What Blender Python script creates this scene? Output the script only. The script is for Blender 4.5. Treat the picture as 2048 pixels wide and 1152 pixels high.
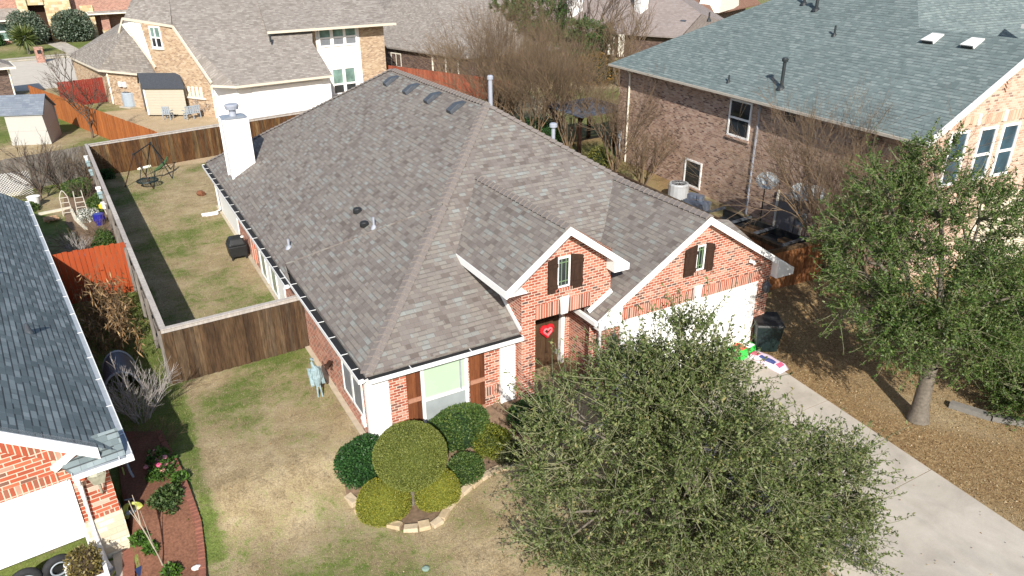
import bpy, bmesh, math, random
import numpy as np
from mathutils import Vector, Matrix
rad = math.radians
for o in list(bpy.data.objects): bpy.data.objects.remove(o)
SC = bpy.context.scene
COL = SC.collection

# ------------------------------------------------------------------ camera
cam_d = bpy.data.cameras.new('camera'); cam = bpy.data.objects.new('camera', cam_d); COL.objects.link(cam)
cam_d.sensor_width = 36; cam_d.lens = 36*1480.5/2048; cam_d.clip_end = 2000; cam_d.clip_start = .1
_yaw, _pit, _rol = 0.512114791, 0.441087843, -0.00754656592
fwv = Vector((math.sin(_yaw)*math.cos(_pit), math.cos(_yaw)*math.cos(_pit), -math.sin(_pit)))
r0 = Vector((math.cos(_yaw), -math.sin(_yaw), 0)); u0 = r0.cross(fwv)
rv = r0*math.cos(_rol)+u0*math.sin(_rol); uv_ = -r0*math.sin(_rol)+u0*math.cos(_rol)
cam.matrix_world = Matrix(((rv.x, uv_.x, -fwv.x, 0), (rv.y, uv_.y, -fwv.y, 0), (rv.z, uv_.z, -fwv.z, 12), (0, 0, 0, 1)))
SC.camera = cam

# ------------------------------------------------------------------ sky, sun, exposure
SUN_EL, SUN_AZ = 34.0, 204.5          # azimuth of the sun measured clockwise from +Y
wd = bpy.data.worlds.new('World'); SC.world = wd; wd.use_nodes = True
nt = wd.node_tree; bg = nt.nodes['Background']
sky = nt.nodes.new('ShaderNodeTexSky'); sky.sky_type = 'NISHITA'; sky.sun_disc = False
sky.sun_elevation = rad(SUN_EL); sky.sun_rotation = rad(SUN_AZ)
nt.links.new(sky.outputs[0], bg.inputs[0]); bg.inputs[1].default_value = .10
sl = bpy.data.lights.new('sun', 'SUN'); sl.energy = 4.6; sl.angle = rad(.5); sl.color = (1, .95, .87)
so = bpy.data.objects.new('sun', sl); COL.objects.link(so)
_sd = Vector((math.sin(rad(SUN_AZ))*math.cos(rad(SUN_EL)), math.cos(rad(SUN_AZ))*math.cos(rad(SUN_EL)), math.sin(rad(SUN_EL))))
so.rotation_euler = (-_sd).to_track_quat('-Z', 'Y').to_euler(); so.location = (0, -20, 40)
SC.view_settings.view_transform = 'Standard'; SC.view_settings.look = 'None'
SC.view_settings.gamma = 1; SC.view_settings.exposure = .68
SC.render.engine = 'CYCLES'; SC.cycles.max_bounces = 6; SC.cycles.transparent_max_bounces = 8
rng = np.random.default_rng(7); random.seed(7)

# ------------------------------------------------------------------ helpers: tagging
INV = {}
def tagp(o, label=None, cat=None, group=None, kind=None):
    for k, v in (('label', label), ('category', cat), ('group', group), ('kind', kind)):
        if v: o[k] = v
    return o
def thing(name, label, cat, loc=(0, 0, 0), rz=0, group=None):
    o = bpy.data.objects.new(name, None); COL.objects.link(o)
    o.location = loc; o.rotation_euler = (0, 0, rz); o.empty_display_size = .2
    INV[o.name] = (Matrix.Translation(Vector(loc)) @ Matrix.Rotation(rz, 4, 'Z')).inverted()
    return tagp(o, label, cat, group)
def dup(root, loc, rz, label, group=None):
    def cp(o, parent):
        c = o.copy(); COL.objects.link(c)
        if parent is not None: c.parent = parent
        for ch in o.children: cp(ch, c)
        return c
    r = cp(root, None); r.location = loc; r.rotation_euler = (0, 0, rz); r['label'] = label
    if group: r['group'] = group
    return r

# ------------------------------------------------------------------ helpers: meshes
def link_mesh(name, me, mats, parent=None, smooth=False):
    o = bpy.data.objects.new(name, me); COL.objects.link(o)
    for m in (mats if isinstance(mats, (list, tuple)) else [mats]): me.materials.append(m)
    if parent is not None: o.parent = parent
    if smooth: me.polygons.foreach_set('use_smooth', [True]*len(me.polygons))
    return o
def nrm(v):
    v = np.asarray(v, float); return v/(np.linalg.norm(v)+1e-12)
class MB:
    """collects polygons of one part; uv in metres: u along the horizontal, v up the wall or up the slope"""
    def __init__(s): s.v = []; s.f = []; s.m = []
    def poly(s, pts, m=0):
        b = len(s.v); s.v += [tuple(map(float, p)) for p in pts]; s.f.append(tuple(range(b, b+len(pts)))); s.m.append(m); return s
    def hexa(s, p, m=0):    # p: 4 bottom ccw, 4 top ccw
        b = len(s.v); s.v += [tuple(map(float, q)) for q in p]
        for f in ((3, 2, 1, 0), (4, 5, 6, 7), (0, 1, 5, 4), (1, 2, 6, 5), (2, 3, 7, 6), (3, 0, 4, 7)):
            s.f.append(tuple(b+i for i in f)); s.m.append(m)
        return s
    def box(s, x0, x1, y0, y1, z0, z1, m=0):
        return s.hexa([(x0, y0, z0), (x1, y0, z0), (x1, y1, z0), (x0, y1, z0), (x0, y0, z1), (x1, y0, z1), (x1, y1, z1), (x0, y1, z1)], m)
    def obox(s, c, size, rz=0, m=0, tilt=None):
        R = Matrix.Rotation(rz, 3, 'Z')
        if tilt: R = R @ Matrix.Rotation(tilt[0], 3, 'X') @ Matrix.Rotation(tilt[1], 3, 'Y')
        h = [q/2 for q in size]
        return s.hexa([tuple(Vector(c)+R @ Vector((sx*h[0], sy*h[1], sz*h[2]))) for sz in (-1, 1) for sx, sy in ((-1, -1), (1, -1), (1, 1), (-1, 1))], m)
    def slab(s, pts, t=.12, m=0, d=None):  # polygon (ccw from above) thickened downwards
        d = np.array((0, 0, -t)) if d is None else np.array(d); n = len(pts); b = len(s.v)
        P = [np.array(p, float) for p in pts]; s.v += [tuple(p) for p in P]+[tuple(p+d) for p in P]
        s.f.append(tuple(range(b, b+n))); s.f.append(tuple(range(b+2*n-1, b+n-1, -1))); s.m += [m, m]
        for i in range(n):
            j = (i+1) % n; s.f.append((b+i, b+n+i, b+n+j, b+j)); s.m.append(m)
        return s
    def beam(s, a, b, w, h, m=0, up=(0, 0, 1)):
        a = np.array(a, float); b = np.array(b, float); d = nrm(b-a); side = nrm(np.cross(d, up)) if abs(np.dot(d, nrm(up))) < .99 else np.array((1., 0, 0))
        u = np.cross(side, d)
        q = lambda p: [p-side*w/2-u*h/2, p+side*w/2-u*h/2, p+side*w/2+u*h/2, p-side*w/2+u*h/2]
        A, B = q(a), q(b); k = len(s.v); s.v += [tuple(x) for x in A+B]
        for f in ((3, 2, 1, 0), (4, 5, 6, 7), (0, 1, 5, 4), (1, 2, 6, 5), (2, 3, 7, 6), (3, 0, 4, 7)):
            s.f.append(tuple(k+i for i in f)); s.m.append(m)
        return s
    def tube(s, pts, r, n=8, m=0, cap=True):
        P = [np.array(p, float) for p in pts]; rr = r if hasattr(r, '__len__') else [r]*len(P); k = len(s.v); up = np.array((0, 0, 1.))
        for i, p in enumerate(P):
            d = nrm(P[min(i+1, len(P)-1)]-P[max(i-1, 0)]); a = np.cross(d, up)
            a = nrm(a) if np.linalg.norm(a) > .05 else np.array((1., 0, 0)); bb = np.cross(d, a)
            for j in range(n):
                t = 2*math.pi*j/n; s.v.append(tuple(p+rr[i]*(math.cos(t)*a+math.sin(t)*bb)))
        for i in range(len(P)-1):
            for j in range(n):
                q = (j+1) % n; s.f.append((k+i*n+j, k+i*n+q, k+(i+1)*n+q, k+(i+1)*n+j)); s.m.append(m)
        if cap:
            s.f.append(tuple(k+j for j in range(n-1, -1, -1))); s.f.append(tuple(k+(len(P)-1)*n+j for j in range(n))); s.m += [m, m]
        return s
    def lathe(s, prof, c=(0, 0, 0), n=20, m=0, sx=1, sy=1):
        k = len(s.v)
        for r, z in prof:
            for j in range(n):
                t = 2*math.pi*j/n; s.v.append((c[0]+r*sx*math.cos(t), c[1]+r*sy*math.sin(t), c[2]+z))
        for i in range(len(prof)-1):
            for j in range(n):
                q = (j+1) % n; s.f.append((k+i*n+j, k+i*n+q, k+(i+1)*n+q, k+(i+1)*n+j)); s.m.append(m)
        s.f.append(tuple(k+j for j in range(n-1, -1, -1))); s.f.append(tuple(k+(len(prof)-1)*n+j for j in range(n))); s.m += [m, m]
        return s
    NOSPLIT = {'muntin', 'slats', 'boards', 'bricks', 'rope', 'guard_wire', 'ridge_cap', 'door_panel', 'rung', 'saucer_seat', 'hose', 'box', 'brick_ornament', 'shutter', 'bracket', 'reflector', 'roof', 'feed_arm'}
    def build(s, name, mats, parent=None, local=False, smooth=False, bevel=0):
        """pieces that do not touch each other become parts of their own"""
        if parent is None or name in s.NOSPLIT or len(s.f) < 2: return s._build(name, mats, parent, local, smooth, bevel)
        par = list(range(len(s.v)))
        def root(i):
            while par[i] != i: par[i] = par[par[i]]; i = par[i]
            return i
        for f in s.f:
            for i in f[1:]: par[root(i)] = root(f[0])
        isl = {}
        for k, f in enumerate(s.f): isl.setdefault(root(f[0]), []).append(k)
        G = []
        for ks in isl.values():
            P = np.array([s.v[i] for k in ks for i in s.f[k]]); lo, hi = P.min(0)-.012, P.max(0)+.012; hit = [g for g in G if any((lo <= h).all() and (l <= hi).all() for l, h in g[1])]
            new = [list(ks), [(lo, hi)]]
            for g in hit: new[0] += g[0]; new[1] += g[1]; G.remove(g)
            G.append(new)
        if len(G) == 1: return s._build(name, mats, parent, local, smooth, bevel)
        first = None
        for ks, _ in G:
            q = MB(); mp = {}
            for k in sorted(ks):
                for i in s.f[k]:
                    if i not in mp: mp[i] = len(q.v); q.v.append(s.v[i])
                q.f.append(tuple(mp[i] for i in s.f[k])); q.m.append(s.m[k])
            o = q._build(name, mats, parent, local, smooth, bevel); first = first or o
        return first
    def _build(s, name, mats, parent=None, local=False, smooth=False, bevel=0):
        V = [Vector(p) for p in s.v]
        if parent is not None and not local:
            r = parent
            while r.parent is not None: r = r.parent
            M = INV.get(r.name)
            if M is not None: V = [M @ p for p in V]
        me = bpy.data.meshes.new(name); me.from_pydata([tuple(p) for p in V], [], s.f); me.update()
        me.polygons.foreach_set('material_index', s.m)
        ul = me.uv_layers.new(name='uv'); uvs = np.zeros(len(me.loops)*2)
        for p in me.polygons:
            n = p.normal
            if abs(n.z) > .995: U = Vector((1, 0, 0))
            else: U = Vector((-n.y, n.x, 0)).normalized()
            W = n.cross(U)
            for li in p.loop_indices:
                q = V[me.loops[li].vertex_index]; uvs[2*li] = U.dot(q); uvs[2*li+1] = W.dot(q)
        ul.data.foreach_set('uv', uvs)
        o = link_mesh(name, me, mats, parent, smooth)
        if bevel:
            b = o.modifiers.new('bevel', 'BEVEL'); b.width = bevel; b.segments = 2; b.limit_method = 'ANGLE'
        return o
def np_mesh(name, V, F, mats, parent=None, smooth=False, local=True):
    """fast mesh of equal-sized polygons"""
    V = np.asarray(V, np.float32); F = np.asarray(F, np.int32); k = F.shape[1]
    if parent is not None and not local:
        M = np.array(INV[parent.name]); V = (V @ M[:3, :3].T+M[:3, 3]).astype(np.float32)
    me = bpy.data.meshes.new(name); me.vertices.add(len(V)); me.vertices.foreach_set('co', V.ravel())
    me.loops.add(F.size); me.loops.foreach_set('vertex_index', F.ravel())
    me.polygons.add(len(F)); me.polygons.foreach_set('loop_start', np.arange(0, F.size, k, dtype=np.int32))
    try: me.polygons.foreach_set('loop_total', np.full(len(F), k, np.int32))
    except Exception: pass
    me.update(calc_edges=True)
    return link_mesh(name, me, mats, parent, smooth)

# ------------------------------------------------------------------ helpers: materials
class NT:
    def __init__(s, name):
        s.mat = bpy.data.materials.new(name); s.mat.use_nodes = True; s.t = s.mat.node_tree; s.n = s.t.nodes
        s.b = s.n['Principled BSDF']; s.b.inputs['Specular IOR Level'].default_value = .3
    def new(s, typ, **kw):
        n = s.n.new(typ)
        for k, v in kw.items(): setattr(n, k, v)
        return n
    def set(s, sock, v):
        if hasattr(v, 'node'): s.t.links.new(v, sock)
        elif isinstance(v, (tuple, list)) and len(v) == 3 and sock.type == 'RGBA': sock.default_value = (*v, 1)
        else: sock.default_value = v
    def noise(s, vec, scale, detail=4, rough=.55, dist=0):
        n = s.new('ShaderNodeTexNoise'); s.set(n.inputs['Vector'], vec); n.inputs['Scale'].default_value = scale
        n.inputs['Detail'].default_value = detail; n.inputs['Roughness'].default_value = rough; n.inputs['Distortion'].default_value = dist
        return n.outputs[0]
    def math(s, op, a, b=0., clamp=False):
        n = s.new('ShaderNodeMath', operation=op, use_clamp=clamp); s.set(n.inputs[0], a); s.set(n.inputs[1], b); return n.outputs[0]
    def ramp(s, fac, stops, interp='LINEAR'):
        n = s.new('ShaderNodeValToRGB'); n.color_ramp.interpolation = interp; e = n.color_ramp.elements
        while len(e) < len(stops): e.new(.5)
        for el, (p, c) in zip(e, stops): el.position = p; el.color = (*c, 1) if len(c) == 3 else c
        s.set(n.inputs[0], fac); return n.outputs[0]
    def mix(s, fac, a, b, mode='MIX'):
        n = s.new('ShaderNodeMix', data_type='RGBA', blend_type=mode); s.set(n.inputs['Factor'], fac)
        s.set(n.inputs[6], a); s.set(n.inputs[7], b); return n.outputs[2]
    def coord(s, which='Object'):
        return s.new('ShaderNodeTexCoord').outputs[which]
    def pos(s): return s.new('ShaderNodeNewGeometry').outputs['Position']
    def island(s): return s.new('ShaderNodeNewGeometry').outputs['Random Per Island']
    def bump(s, h, strength=.4, dist=.01):
        n = s.new('ShaderNodeBump'); n.inputs['Strength'].default_value = strength; n.inputs['Distance'].default_value = dist
        s.set(n.inputs['Height'], h); s.t.links.new(n.outputs[0], s.b.inputs['Normal'])
    def done(s, col, rough=.8, spec=None):
        s.set(s.b.inputs['Base Color'], col); s.set(s.b.inputs['Roughness'], rough)
        if spec is not None: s.b.inputs['Specular IOR Level'].default_value = spec
        return s.mat
def m_plain(name, c, rough=.6, var=.12, scale=6, bump=0, spec=.3, metal=0):
    t = NT(name); p = t.pos(); n = t.noise(p, scale, 5)
    c = np.array(c); a = tuple(np.clip(c*(1-var), 0, 1)); b = tuple(np.clip(c*(1+var), 0, 1))
    if bump: t.bump(t.noise(p, scale*6, 3), bump, .01)
    t.b.inputs['Metallic'].default_value = metal
    return t.done(t.ramp(n, [(.25, a), (.75, b)]), rough, spec)
def m_brick(name, stops, mortar, bw=.2, bh=.083, ms=.012, offset=.5, stain=.12, rot=False):
    t = NT(name); uv = t.coord('UV')
    if rot:
        mp = t.new('ShaderNodeMapping'); mp.inputs['Rotation'].default_value = (0, 0, rad(90)); t.set(mp.inputs[0], uv); uv = mp.outputs[0]
    br = t.new('ShaderNodeTexBrick', offset=offset); t.set(br.inputs['Vector'], uv)
    br.inputs['Color1'].default_value = (0, 0, 0, 1); br.inputs['Color2'].default_value = (1, 1, 1, 1); br.inputs['Mortar'].default_value = (.5, .5, .5, 1)
    br.inputs['Scale'].default_value = 1; br.inputs['Brick Width'].default_value = bw; br.inputs['Row Height'].default_value = bh
    br.inputs['Mortar Size'].default_value = ms; br.inputs['Mortar Smooth'].default_value = .15; br.inputs['Bias'].default_value = 0
    col = t.ramp(br.outputs['Color'], stops, 'CONSTANT')
    p = t.pos(); n1 = t.noise(p, 22, 4); n2 = t.noise(p, .9, 4)
    col = t.mix(.5, col, t.mix(n1, (.35, .35, .35), (.7, .7, .7)), 'OVERLAY')
    col = t.mix(br.outputs['Fac'], col, mortar)
    col = t.mix(t.math('MULTIPLY', t.ramp(n2, [(.45, (0, 0, 0)), (.75, (1, 1, 1))]), stain), col, mortar)
    h = t.math('SUBTRACT', t.math('MULTIPLY', n1, .15), br.outputs['Fac'])
    t.bump(h, .9, .016)
    return t.done(col, .85, .2)
def m_shingle(name, stops, row=.145, w=.24, band=.55, edge_shade=.35, w2=.37):
    t = NT(name); uv = t.coord('UV')
    def lay(width, off, freq, sh):
        br = t.new('ShaderNodeTexBrick', offset=off, offset_frequency=freq, squash=.7, squash_frequency=3)
        mp = t.new('ShaderNodeMapping'); mp.inputs['Location'].default_value = (sh, 0, 0); t.set(mp.inputs[0], uv); t.set(br.inputs['Vector'], mp.outputs[0])
        br.inputs['Color1'].default_value = (0, 0, 0, 1); br.inputs['Color2'].default_value = (1, 1, 1, 1); br.inputs['Mortar'].default_value = (.5, .5, .5, 1)
        br.inputs['Scale'].default_value = 1; br.inputs['Brick Width'].default_value = width; br.inputs['Row Height'].default_value = row
        br.inputs['Mortar Size'].default_value = .0035; br.inputs['Mortar Smooth'].default_value = .3; return br
    a = lay(w, .37, 2, 0); b = lay(w2, .61, 3, 3.3)
    ca = t.new('ShaderNodeSeparateColor'); t.set(ca.inputs[0], a.outputs['Color'])
    cb = t.new('ShaderNodeSeparateColor'); t.set(cb.inputs[0], b.outputs['Color'])
    tint = t.math('ADD', t.math('MULTIPLY', ca.outputs[0], .62), t.math('MULTIPLY', cb.outputs[0], .38))
    col = t.ramp(tint, stops)
    p = t.pos(); g = t.noise(p, 60, 2); big = t.noise(p, .5, 4)
    col = t.mix(.35, col, t.mix(g, (.3, .3, .3), (.7, .7, .7)), 'OVERLAY')
    col = t.mix(.22, col, t.mix(big, (.25, .25, .25), (.75, .75, .75)), 'OVERLAY')
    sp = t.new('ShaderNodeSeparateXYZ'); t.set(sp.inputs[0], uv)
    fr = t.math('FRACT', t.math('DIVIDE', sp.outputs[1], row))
    # dark band on some tabs paints butt-edge shade, like laminated shingles' printed bands
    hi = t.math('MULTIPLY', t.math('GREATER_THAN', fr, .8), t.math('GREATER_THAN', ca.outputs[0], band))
    col = t.mix(t.math('MULTIPLY', hi, edge_shade), col, (.02, .02, .02))
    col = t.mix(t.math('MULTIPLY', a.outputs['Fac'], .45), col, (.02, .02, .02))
    h = t.math('ADD', t.math('MULTIPLY', t.math('SUBTRACT', 1., fr), .7), t.math('MULTIPLY', t.math('GREATER_THAN', ca.outputs[0], .5), .5))
    h = t.math('ADD', h, t.math('MULTIPLY', g, .12))
    t.bump(h, .55, .012)
    return t.done(col, .92, .15)
def m_boards(name, stops, rough=.8, streak=.5, low=None, up=None):
    """wood: colour per board island plus vertical grain"""
    t = NT(name); p = t.pos(); mp = t.new('ShaderNodeMapping'); mp.inputs['Scale'].default_value = (1, 1, .12); t.set(mp.inputs[0], p)
    g = t.noise(mp.outputs[0], 22, 5, .65); st = t.noise(mp.outputs[0], 5, 4)
    col = t.ramp(t.island(), stops)
    col = t.mix(streak, col, t.ramp(g, [(.3, (.22, .22, .22)), (.7, (.78, .78, .78))]), 'OVERLAY')
    col = t.mix(streak*.7, col, t.ramp(st, [(.3, (.25, .25, .25)), (.7, (.75, .75, .75))]), 'OVERLAY')
    t.bump(g, .35, .006)
    return t.done(col, rough, .2)
def m_leaf(name, stops, rough=.5, trans=.25, spec=.35):
    t = NT(name); col = t.ramp(t.island(), stops); t.done(col, rough, spec)
    tr = t.new('ShaderNodeBsdfTranslucent'); t.set(tr.inputs[0], t.mix(.5, col, (.20, .28, .03)))
    mx = t.new('ShaderNodeMixShader'); mx.inputs[0].default_value = trans
    out = t.n['Material Output']; t.t.links.new(t.b.outputs[0], mx.inputs[1]); t.t.links.new(tr.outputs[0], mx.inputs[2]); t.t.links.new(mx.outputs[0], out.inputs[0])
    return t.mat
def m_siding(name, c, pitch=.16, var=.05):
    t = NT(name); uv = t.coord('UV'); sp = t.new('ShaderNodeSeparateXYZ'); t.set(sp.inputs[0], uv)
    fr = t.math('FRACT', t.math('DIVIDE', sp.outputs[1], pitch)); n = t.noise(t.pos(), 3, 5)
    c = np.array(c); col = t.ramp(n, [(.3, tuple(c*(1-var))), (.7, tuple(c))])
    t.bump(t.math('SUBTRACT', 1., fr), .8, .012); return t.done(col, .5, .3)
def m_glass(name, c=(.02, .025, .03), rough=.06):
    t = NT(name); n = t.noise(t.pos(), 1.3, 3); c = np.array(c)
    return t.done(t.ramp(n, [(.3, tuple(c*.6)), (.7, tuple(c*1.5))]), rough, .6)

WHITE = m_plain('white_paint', (.8, .79, .77), .5, .04, 3)
CREAM = m_plain('cream_paint', (.72, .68, .58), .55, .05, 3)
OFFW = m_plain('aged_white_paint', (.66, .65, .63), .6, .12, 5)
SIDE = m_siding('white_lap_siding', (.8, .79, .77))
GUT = m_plain('gutter_enamel', (.74, .74, .73), .4, .06, 4)
DARK = m_plain('dark_gutter_strip', (.018, .018, .018), .7, .3, 20)
BLACKP = m_plain('black_plastic', (.02, .021, .022), .45, .25, 6)
METAL = m_plain('galvanised_metal', (.42, .45, .48), .4, .12, 8, metal=.6)
GREYMET = m_plain('grey_enamel_metal', (.30, .33, .36), .45, .12, 8)
PIPEW = m_plain('pale_vent_pipe', (.30, .32, .37), .5, .08, 8)
BLKPIPE = m_plain('black_vent_pipe', (.025, .03, .032), .5, .2, 8)
CONC = None
BRICK = m_brick('red_clay_brick', [(0, (.34, .09, .052)), (.28, (.42, .13, .078)), (.5, (.28, .07, .042)), (.64, (.47, .185, .12)), (.78, (.16, .06, .045)), (.88, (.46, .24, .175)), (.95, (.10, .06, .055))], (.60, .46, .37))
BRICKS = m_brick('red_soldier_brick', [(0, (.34, .09, .052)), (.3, (.42, .13, .078)), (.55, (.24, .07, .045)), (.7, (.45, .2, .14)), (.85, (.12, .06, .05))], (.60, .46, .37), bw=.083, bh=.8, offset=0)
BRICKL = m_brick('orange_red_utility_brick', [(0, (.36, .082, .04)), (.35, (.30, .068, .034)), (.55, (.42, .12, .062)), (.7, (.40, .22, .16)), (.8, (.17, .085, .06)), (.9, (.5, .34, .27))], (.66, .46, .36), bw=.31, bh=.104, ms=.012)
BRICKLS = m_brick('orange_red_rowlock_brick', [(0, (.36, .082, .04)), (.4, (.30, .068, .034)), (.65, (.40, .22, .16)), (.8, (.25, .09, .055))], (.66, .46, .36), bw=.104, bh=.8, ms=.012, offset=0)
BRICKP = m_brick('mauve_tan_brick', [(0, (.33, .205, .15)), (.25, (.42, .28, .21)), (.5, (.25, .15, .115)), (.65, (.48, .345, .27)), (.8, (.14, .085, .07)), (.9, (.38, .27, .215))], (.44, .34, .27), bw=.22, bh=.085, ms=.010)
BRICKPF = m_brick('peach_front_brick', [(0, (.47, .30, .22)), (.4, (.55, .39, .30)), (.7, (.42, .26, .19)), (.86, (.22, .15, .12))], (.60, .48, .39), bw=.24, bh=.095, ms=.012)
BRICKT = m_brick('tan_brick', [(0, (.40, .275, .175)), (.3, (.46, .335, .22)), (.55, (.34, .22, .14)), (.7, (.50, .39, .275)), (.85, (.27, .18, .12))], (.50, .41, .30), bw=.24, bh=.095, ms=.010)
BRICKB = m_brick('dark_brown_brick', [(0, (.10, .062, .05)), (.4, (.15, .10, .08)), (.75, (.075, .05, .045))], (.17, .14, .12), bw=.24, bh=.09, ms=.008)
BRICKF = m_brick('pink_red_brick', [(0, (.36, .16, .12)), (.4, (.44, .21, .16)), (.75, (.28, .12, .09))], (.48, .36, .29), bw=.25, bh=.1, ms=.012)
STONE = m_brick('cream_stone_block', [(0, (.60, .53, .40)), (.4, (.66, .60, .48)), (.75, (.54, .46, .33))], (.58, .50, .38), bw=.33, bh=.15, ms=.012)
STONEF = m_brick('tan_field_stone', [(0, (.50, .37, .20)), (.35, (.60, .48, .29)), (.7, (.42, .30, .17)), (.88, (.58, .49, .36))], (.50, .42, .30), bw=.55, bh=.35, ms=.02)
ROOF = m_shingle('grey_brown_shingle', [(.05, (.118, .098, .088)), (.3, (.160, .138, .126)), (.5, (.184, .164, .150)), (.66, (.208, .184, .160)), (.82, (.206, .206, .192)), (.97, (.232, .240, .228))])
ROOFCAP = m_plain('grey_brown_cap_shingle', (.19, .165, .15), .92, .2, 30, .4)
ROOFL = m_shingle('slate_blue_shingle', [(.1, (.112, .140, .146)), (.4, (.148, .182, .19)), (.62, (.20, .24, .25)), (.9, (.275, .32, .33))], row=.15, w=.34, band=.25, edge_shade=.75, w2=.5)
ROOFR = m_shingle('teal_grey_shingle', [(.05, (.105, .134, .134)), (.5, (.145, .180, .178)), (.95, (.20, .24, .232))], row=.16, w=.30, band=.4, edge_shade=.5)
ROOFT = m_shingle('weathered_tan_shingle', [(.05, (.17, .15, .132)), (.5, (.235, .208, .187)), (.95, (.31, .285, .255))], row=.16, w=.3, band=.5, edge_shade=.3)
ROOFD = m_plain('dark_shingle_small', (.045, .05, .06), .9, .3, 12, .4)
SHUT = m_boards('dark_stained_wood', [(0, (.032, .018, .012)), (.5, (.045, .023, .015)), (1, (.024, .014, .010))])
SHUTW = m_boards('red_stained_cedar', [(0, (.13, .042, .017)), (.5, (.17, .058, .023)), (1, (.09, .028, .012))])
SHUTR = m_plain('sun_bleached_rail', (.36, .18, .115), .8, .2, 18)
GLASS = m_glass('dark_window_glass')
GLASSG = m_glass('green_tinted_glass', (.16, .25, .22), .1)
BLIND = m_plain('pale_green_blind', (.40, .52, .385), .35, .05, 2, spec=.6)
SCREEN = m_plain('insect_screen', (.30, .33, .335), .35, .25, 1.6, spec=.6)
GSCREEN = m_plain('grey_insect_screen', (.16, .17, .185), .5, .15, 4)
BLUEGL = m_glass('blue_reflecting_glass', (.025, .06, .085), .08)
t_ = NT('concrete'); p_ = t_.pos(); n1_ = t_.noise(p_, .9, 6, .6, .4); n2_ = t_.noise(p_, 40, 3)
c_ = t_.ramp(n1_, [(.3, (.33, .295, .25)), (.5, (.41, .37, .315)), (.72, (.49, .445, .385))])
mp_ = t_.new('ShaderNodeMapping'); mp_.inputs['Scale'].default_value = (1.6, .25, 1); t_.set(mp_.inputs[0], p_)
c_ = t_.mix(t_.ramp(t_.noise(mp_.outputs[0], 1.3, 5, .6), [(.5, (0, 0, 0)), (.8, (.55, .55, .55))]), c_, (.30, .285, .265))
c_ = t_.mix(.18, c_, t_.mix(n2_, (.2, .2, .2), (.8, .8, .8)), 'OVERLAY'); t_.bump(n2_, .25, .004); CONC = t_.done(c_, .9, .2)
SLAB = m_plain('foundation_concrete', (.42, .36, .27), .9, .15, 4, .2)
SOIL = m_plain('bed_soil', (.17, .115, .075), .95, .35, 9, .8)
MULCH = m_plain('red_mulch', (.165, .075, .045), .95, .4, 18, .9)
BARK = m_plain('grey_bark', (.135, .115, .092), .9, .35, 14, .8)
TWIGO = m_plain('olive_twig_bark', (.19, .19, .11), .8, .2, 10, .2)
TWIGT = m_boards('tan_twig_bark', [(0, (.135, .095, .062)), (.4, (.19, .13, .08)), (.75, (.105, .08, .058)), (1, (.25, .17, .095))], streak=.2)
TWIGG = m_boards('silver_twig_bark', [(0, (.30, .27, .25)), (.5, (.40, .37, .35)), (1, (.22, .19, .17))], streak=.2)
TWIGD = m_boards('dark_twig_bark', [(0, (.085, .06, .045)), (.5, (.12, .09, .07)), (1, (.06, .045, .035))], streak=.2)

# ================================================================== SETTING
def gz(x, y):
    x = np.asarray(x, float); k = np.clip((-1.15-x)/.3, 0, 1)+np.clip((x-11.4)/.3, 0, 1)*np.clip((19.2-x)/.5, 0, 1); t = np.clip((np.asarray(y, float)-13.9-1.6*k)/2.1, 0, 1); return -.6*(1-t*t*(3-2*t))
def gzf(x, y): return float(gz(x, y))
_ph = rng.uniform(0, 6.28, 40); _fa = rng.uniform(0, 6.28, 40)
def wav(x, y, f, k0=0, n=10):
    s = 0
    for i in range(n):
        a = _fa[(k0+i) % 40]; ff = f*(.6+.09*i); s = s+np.sin((x*np.cos(a)+y*np.sin(a))*ff+_ph[(k0+i) % 40])
    return s/math.sqrt(n)
def ramp01(v, a, b): return np.clip((v-a)/(b-a), 0, 1)
xs = np.concatenate([np.linspace(-500, -40, 12)[:-1], np.linspace(-40, -8, 33)[:-1], np.arange(-8, 30, .3), np.linspace(30, 70, 41), np.linspace(80, 600, 12)])
ys = np.concatenate([np.linspace(-200, -5, 8)[:-1], np.arange(-5, 4, .6), np.arange(4, 50, .3), np.linspace(50, 135, 140), np.linspace(145, 900, 14)])
GX, GY = np.meshgrid(xs, ys); GZ = gz(GX, GY)
GV = np.stack([GX, GY, GZ], -1).reshape(-1, 3); nx, ny = len(xs), len(ys)
ii, jj = np.meshgrid(np.arange(nx-1), np.arange(ny-1)); b0 = (jj*nx+ii).ravel()
GF = np.stack([b0, b0+1, b0+1+nx, b0+nx], -1)
X, Y = GV[:, 0], GV[:, 1]
def green_at(X, Y):
    g = .33+.16*wav(X, Y, .8, 0)+.13*wav(X, Y, 3., 10)
    g = g+.35*ramp01(wav(X, Y, 1.5, 20), 1.1, 2.0)
    g = g+.30*((X > .5) & (X < 4.6) & (Y > 21.3) & (Y < 27.5))*ramp01(27.5-Y, 0, 6)             # greener towards the gate
    g = g+.28*ramp01(1.9-np.abs(X-1.9), 0, 2)*ramp01(21.5-Y, 0, 2)*ramp01(Y-16.5, 0, 3)
    g = np.where((X < .5+.0*Y) & (Y > 14) & (Y < 29), .78+.1*wav(X, Y, 2, 5), g)                 # side strip of the left neighbour
    g = np.where((X < -.2) & (Y >= 29) & (Y < 46.5), .50+.22*wav(X, Y, 1.6, 3), g)
    g = np.where((Y > 47) & (X < 2.4-.0*Y) & (Y < 72), .52+.3*wav(X, Y, .7, 9), g)
    g = np.where((Y > 96), .62+.12*wav(X, Y, .5, 7), g)
    g = np.where((X > 17) & (Y < 17), .12+.1*wav(X, Y, 1.1, 11), g)
    g = np.where((X > 19) & (Y >= 17) & (Y < 70), .45+.25*wav(X, Y, .6, 15), g)
    return np.clip(g, 0, 1)
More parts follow.
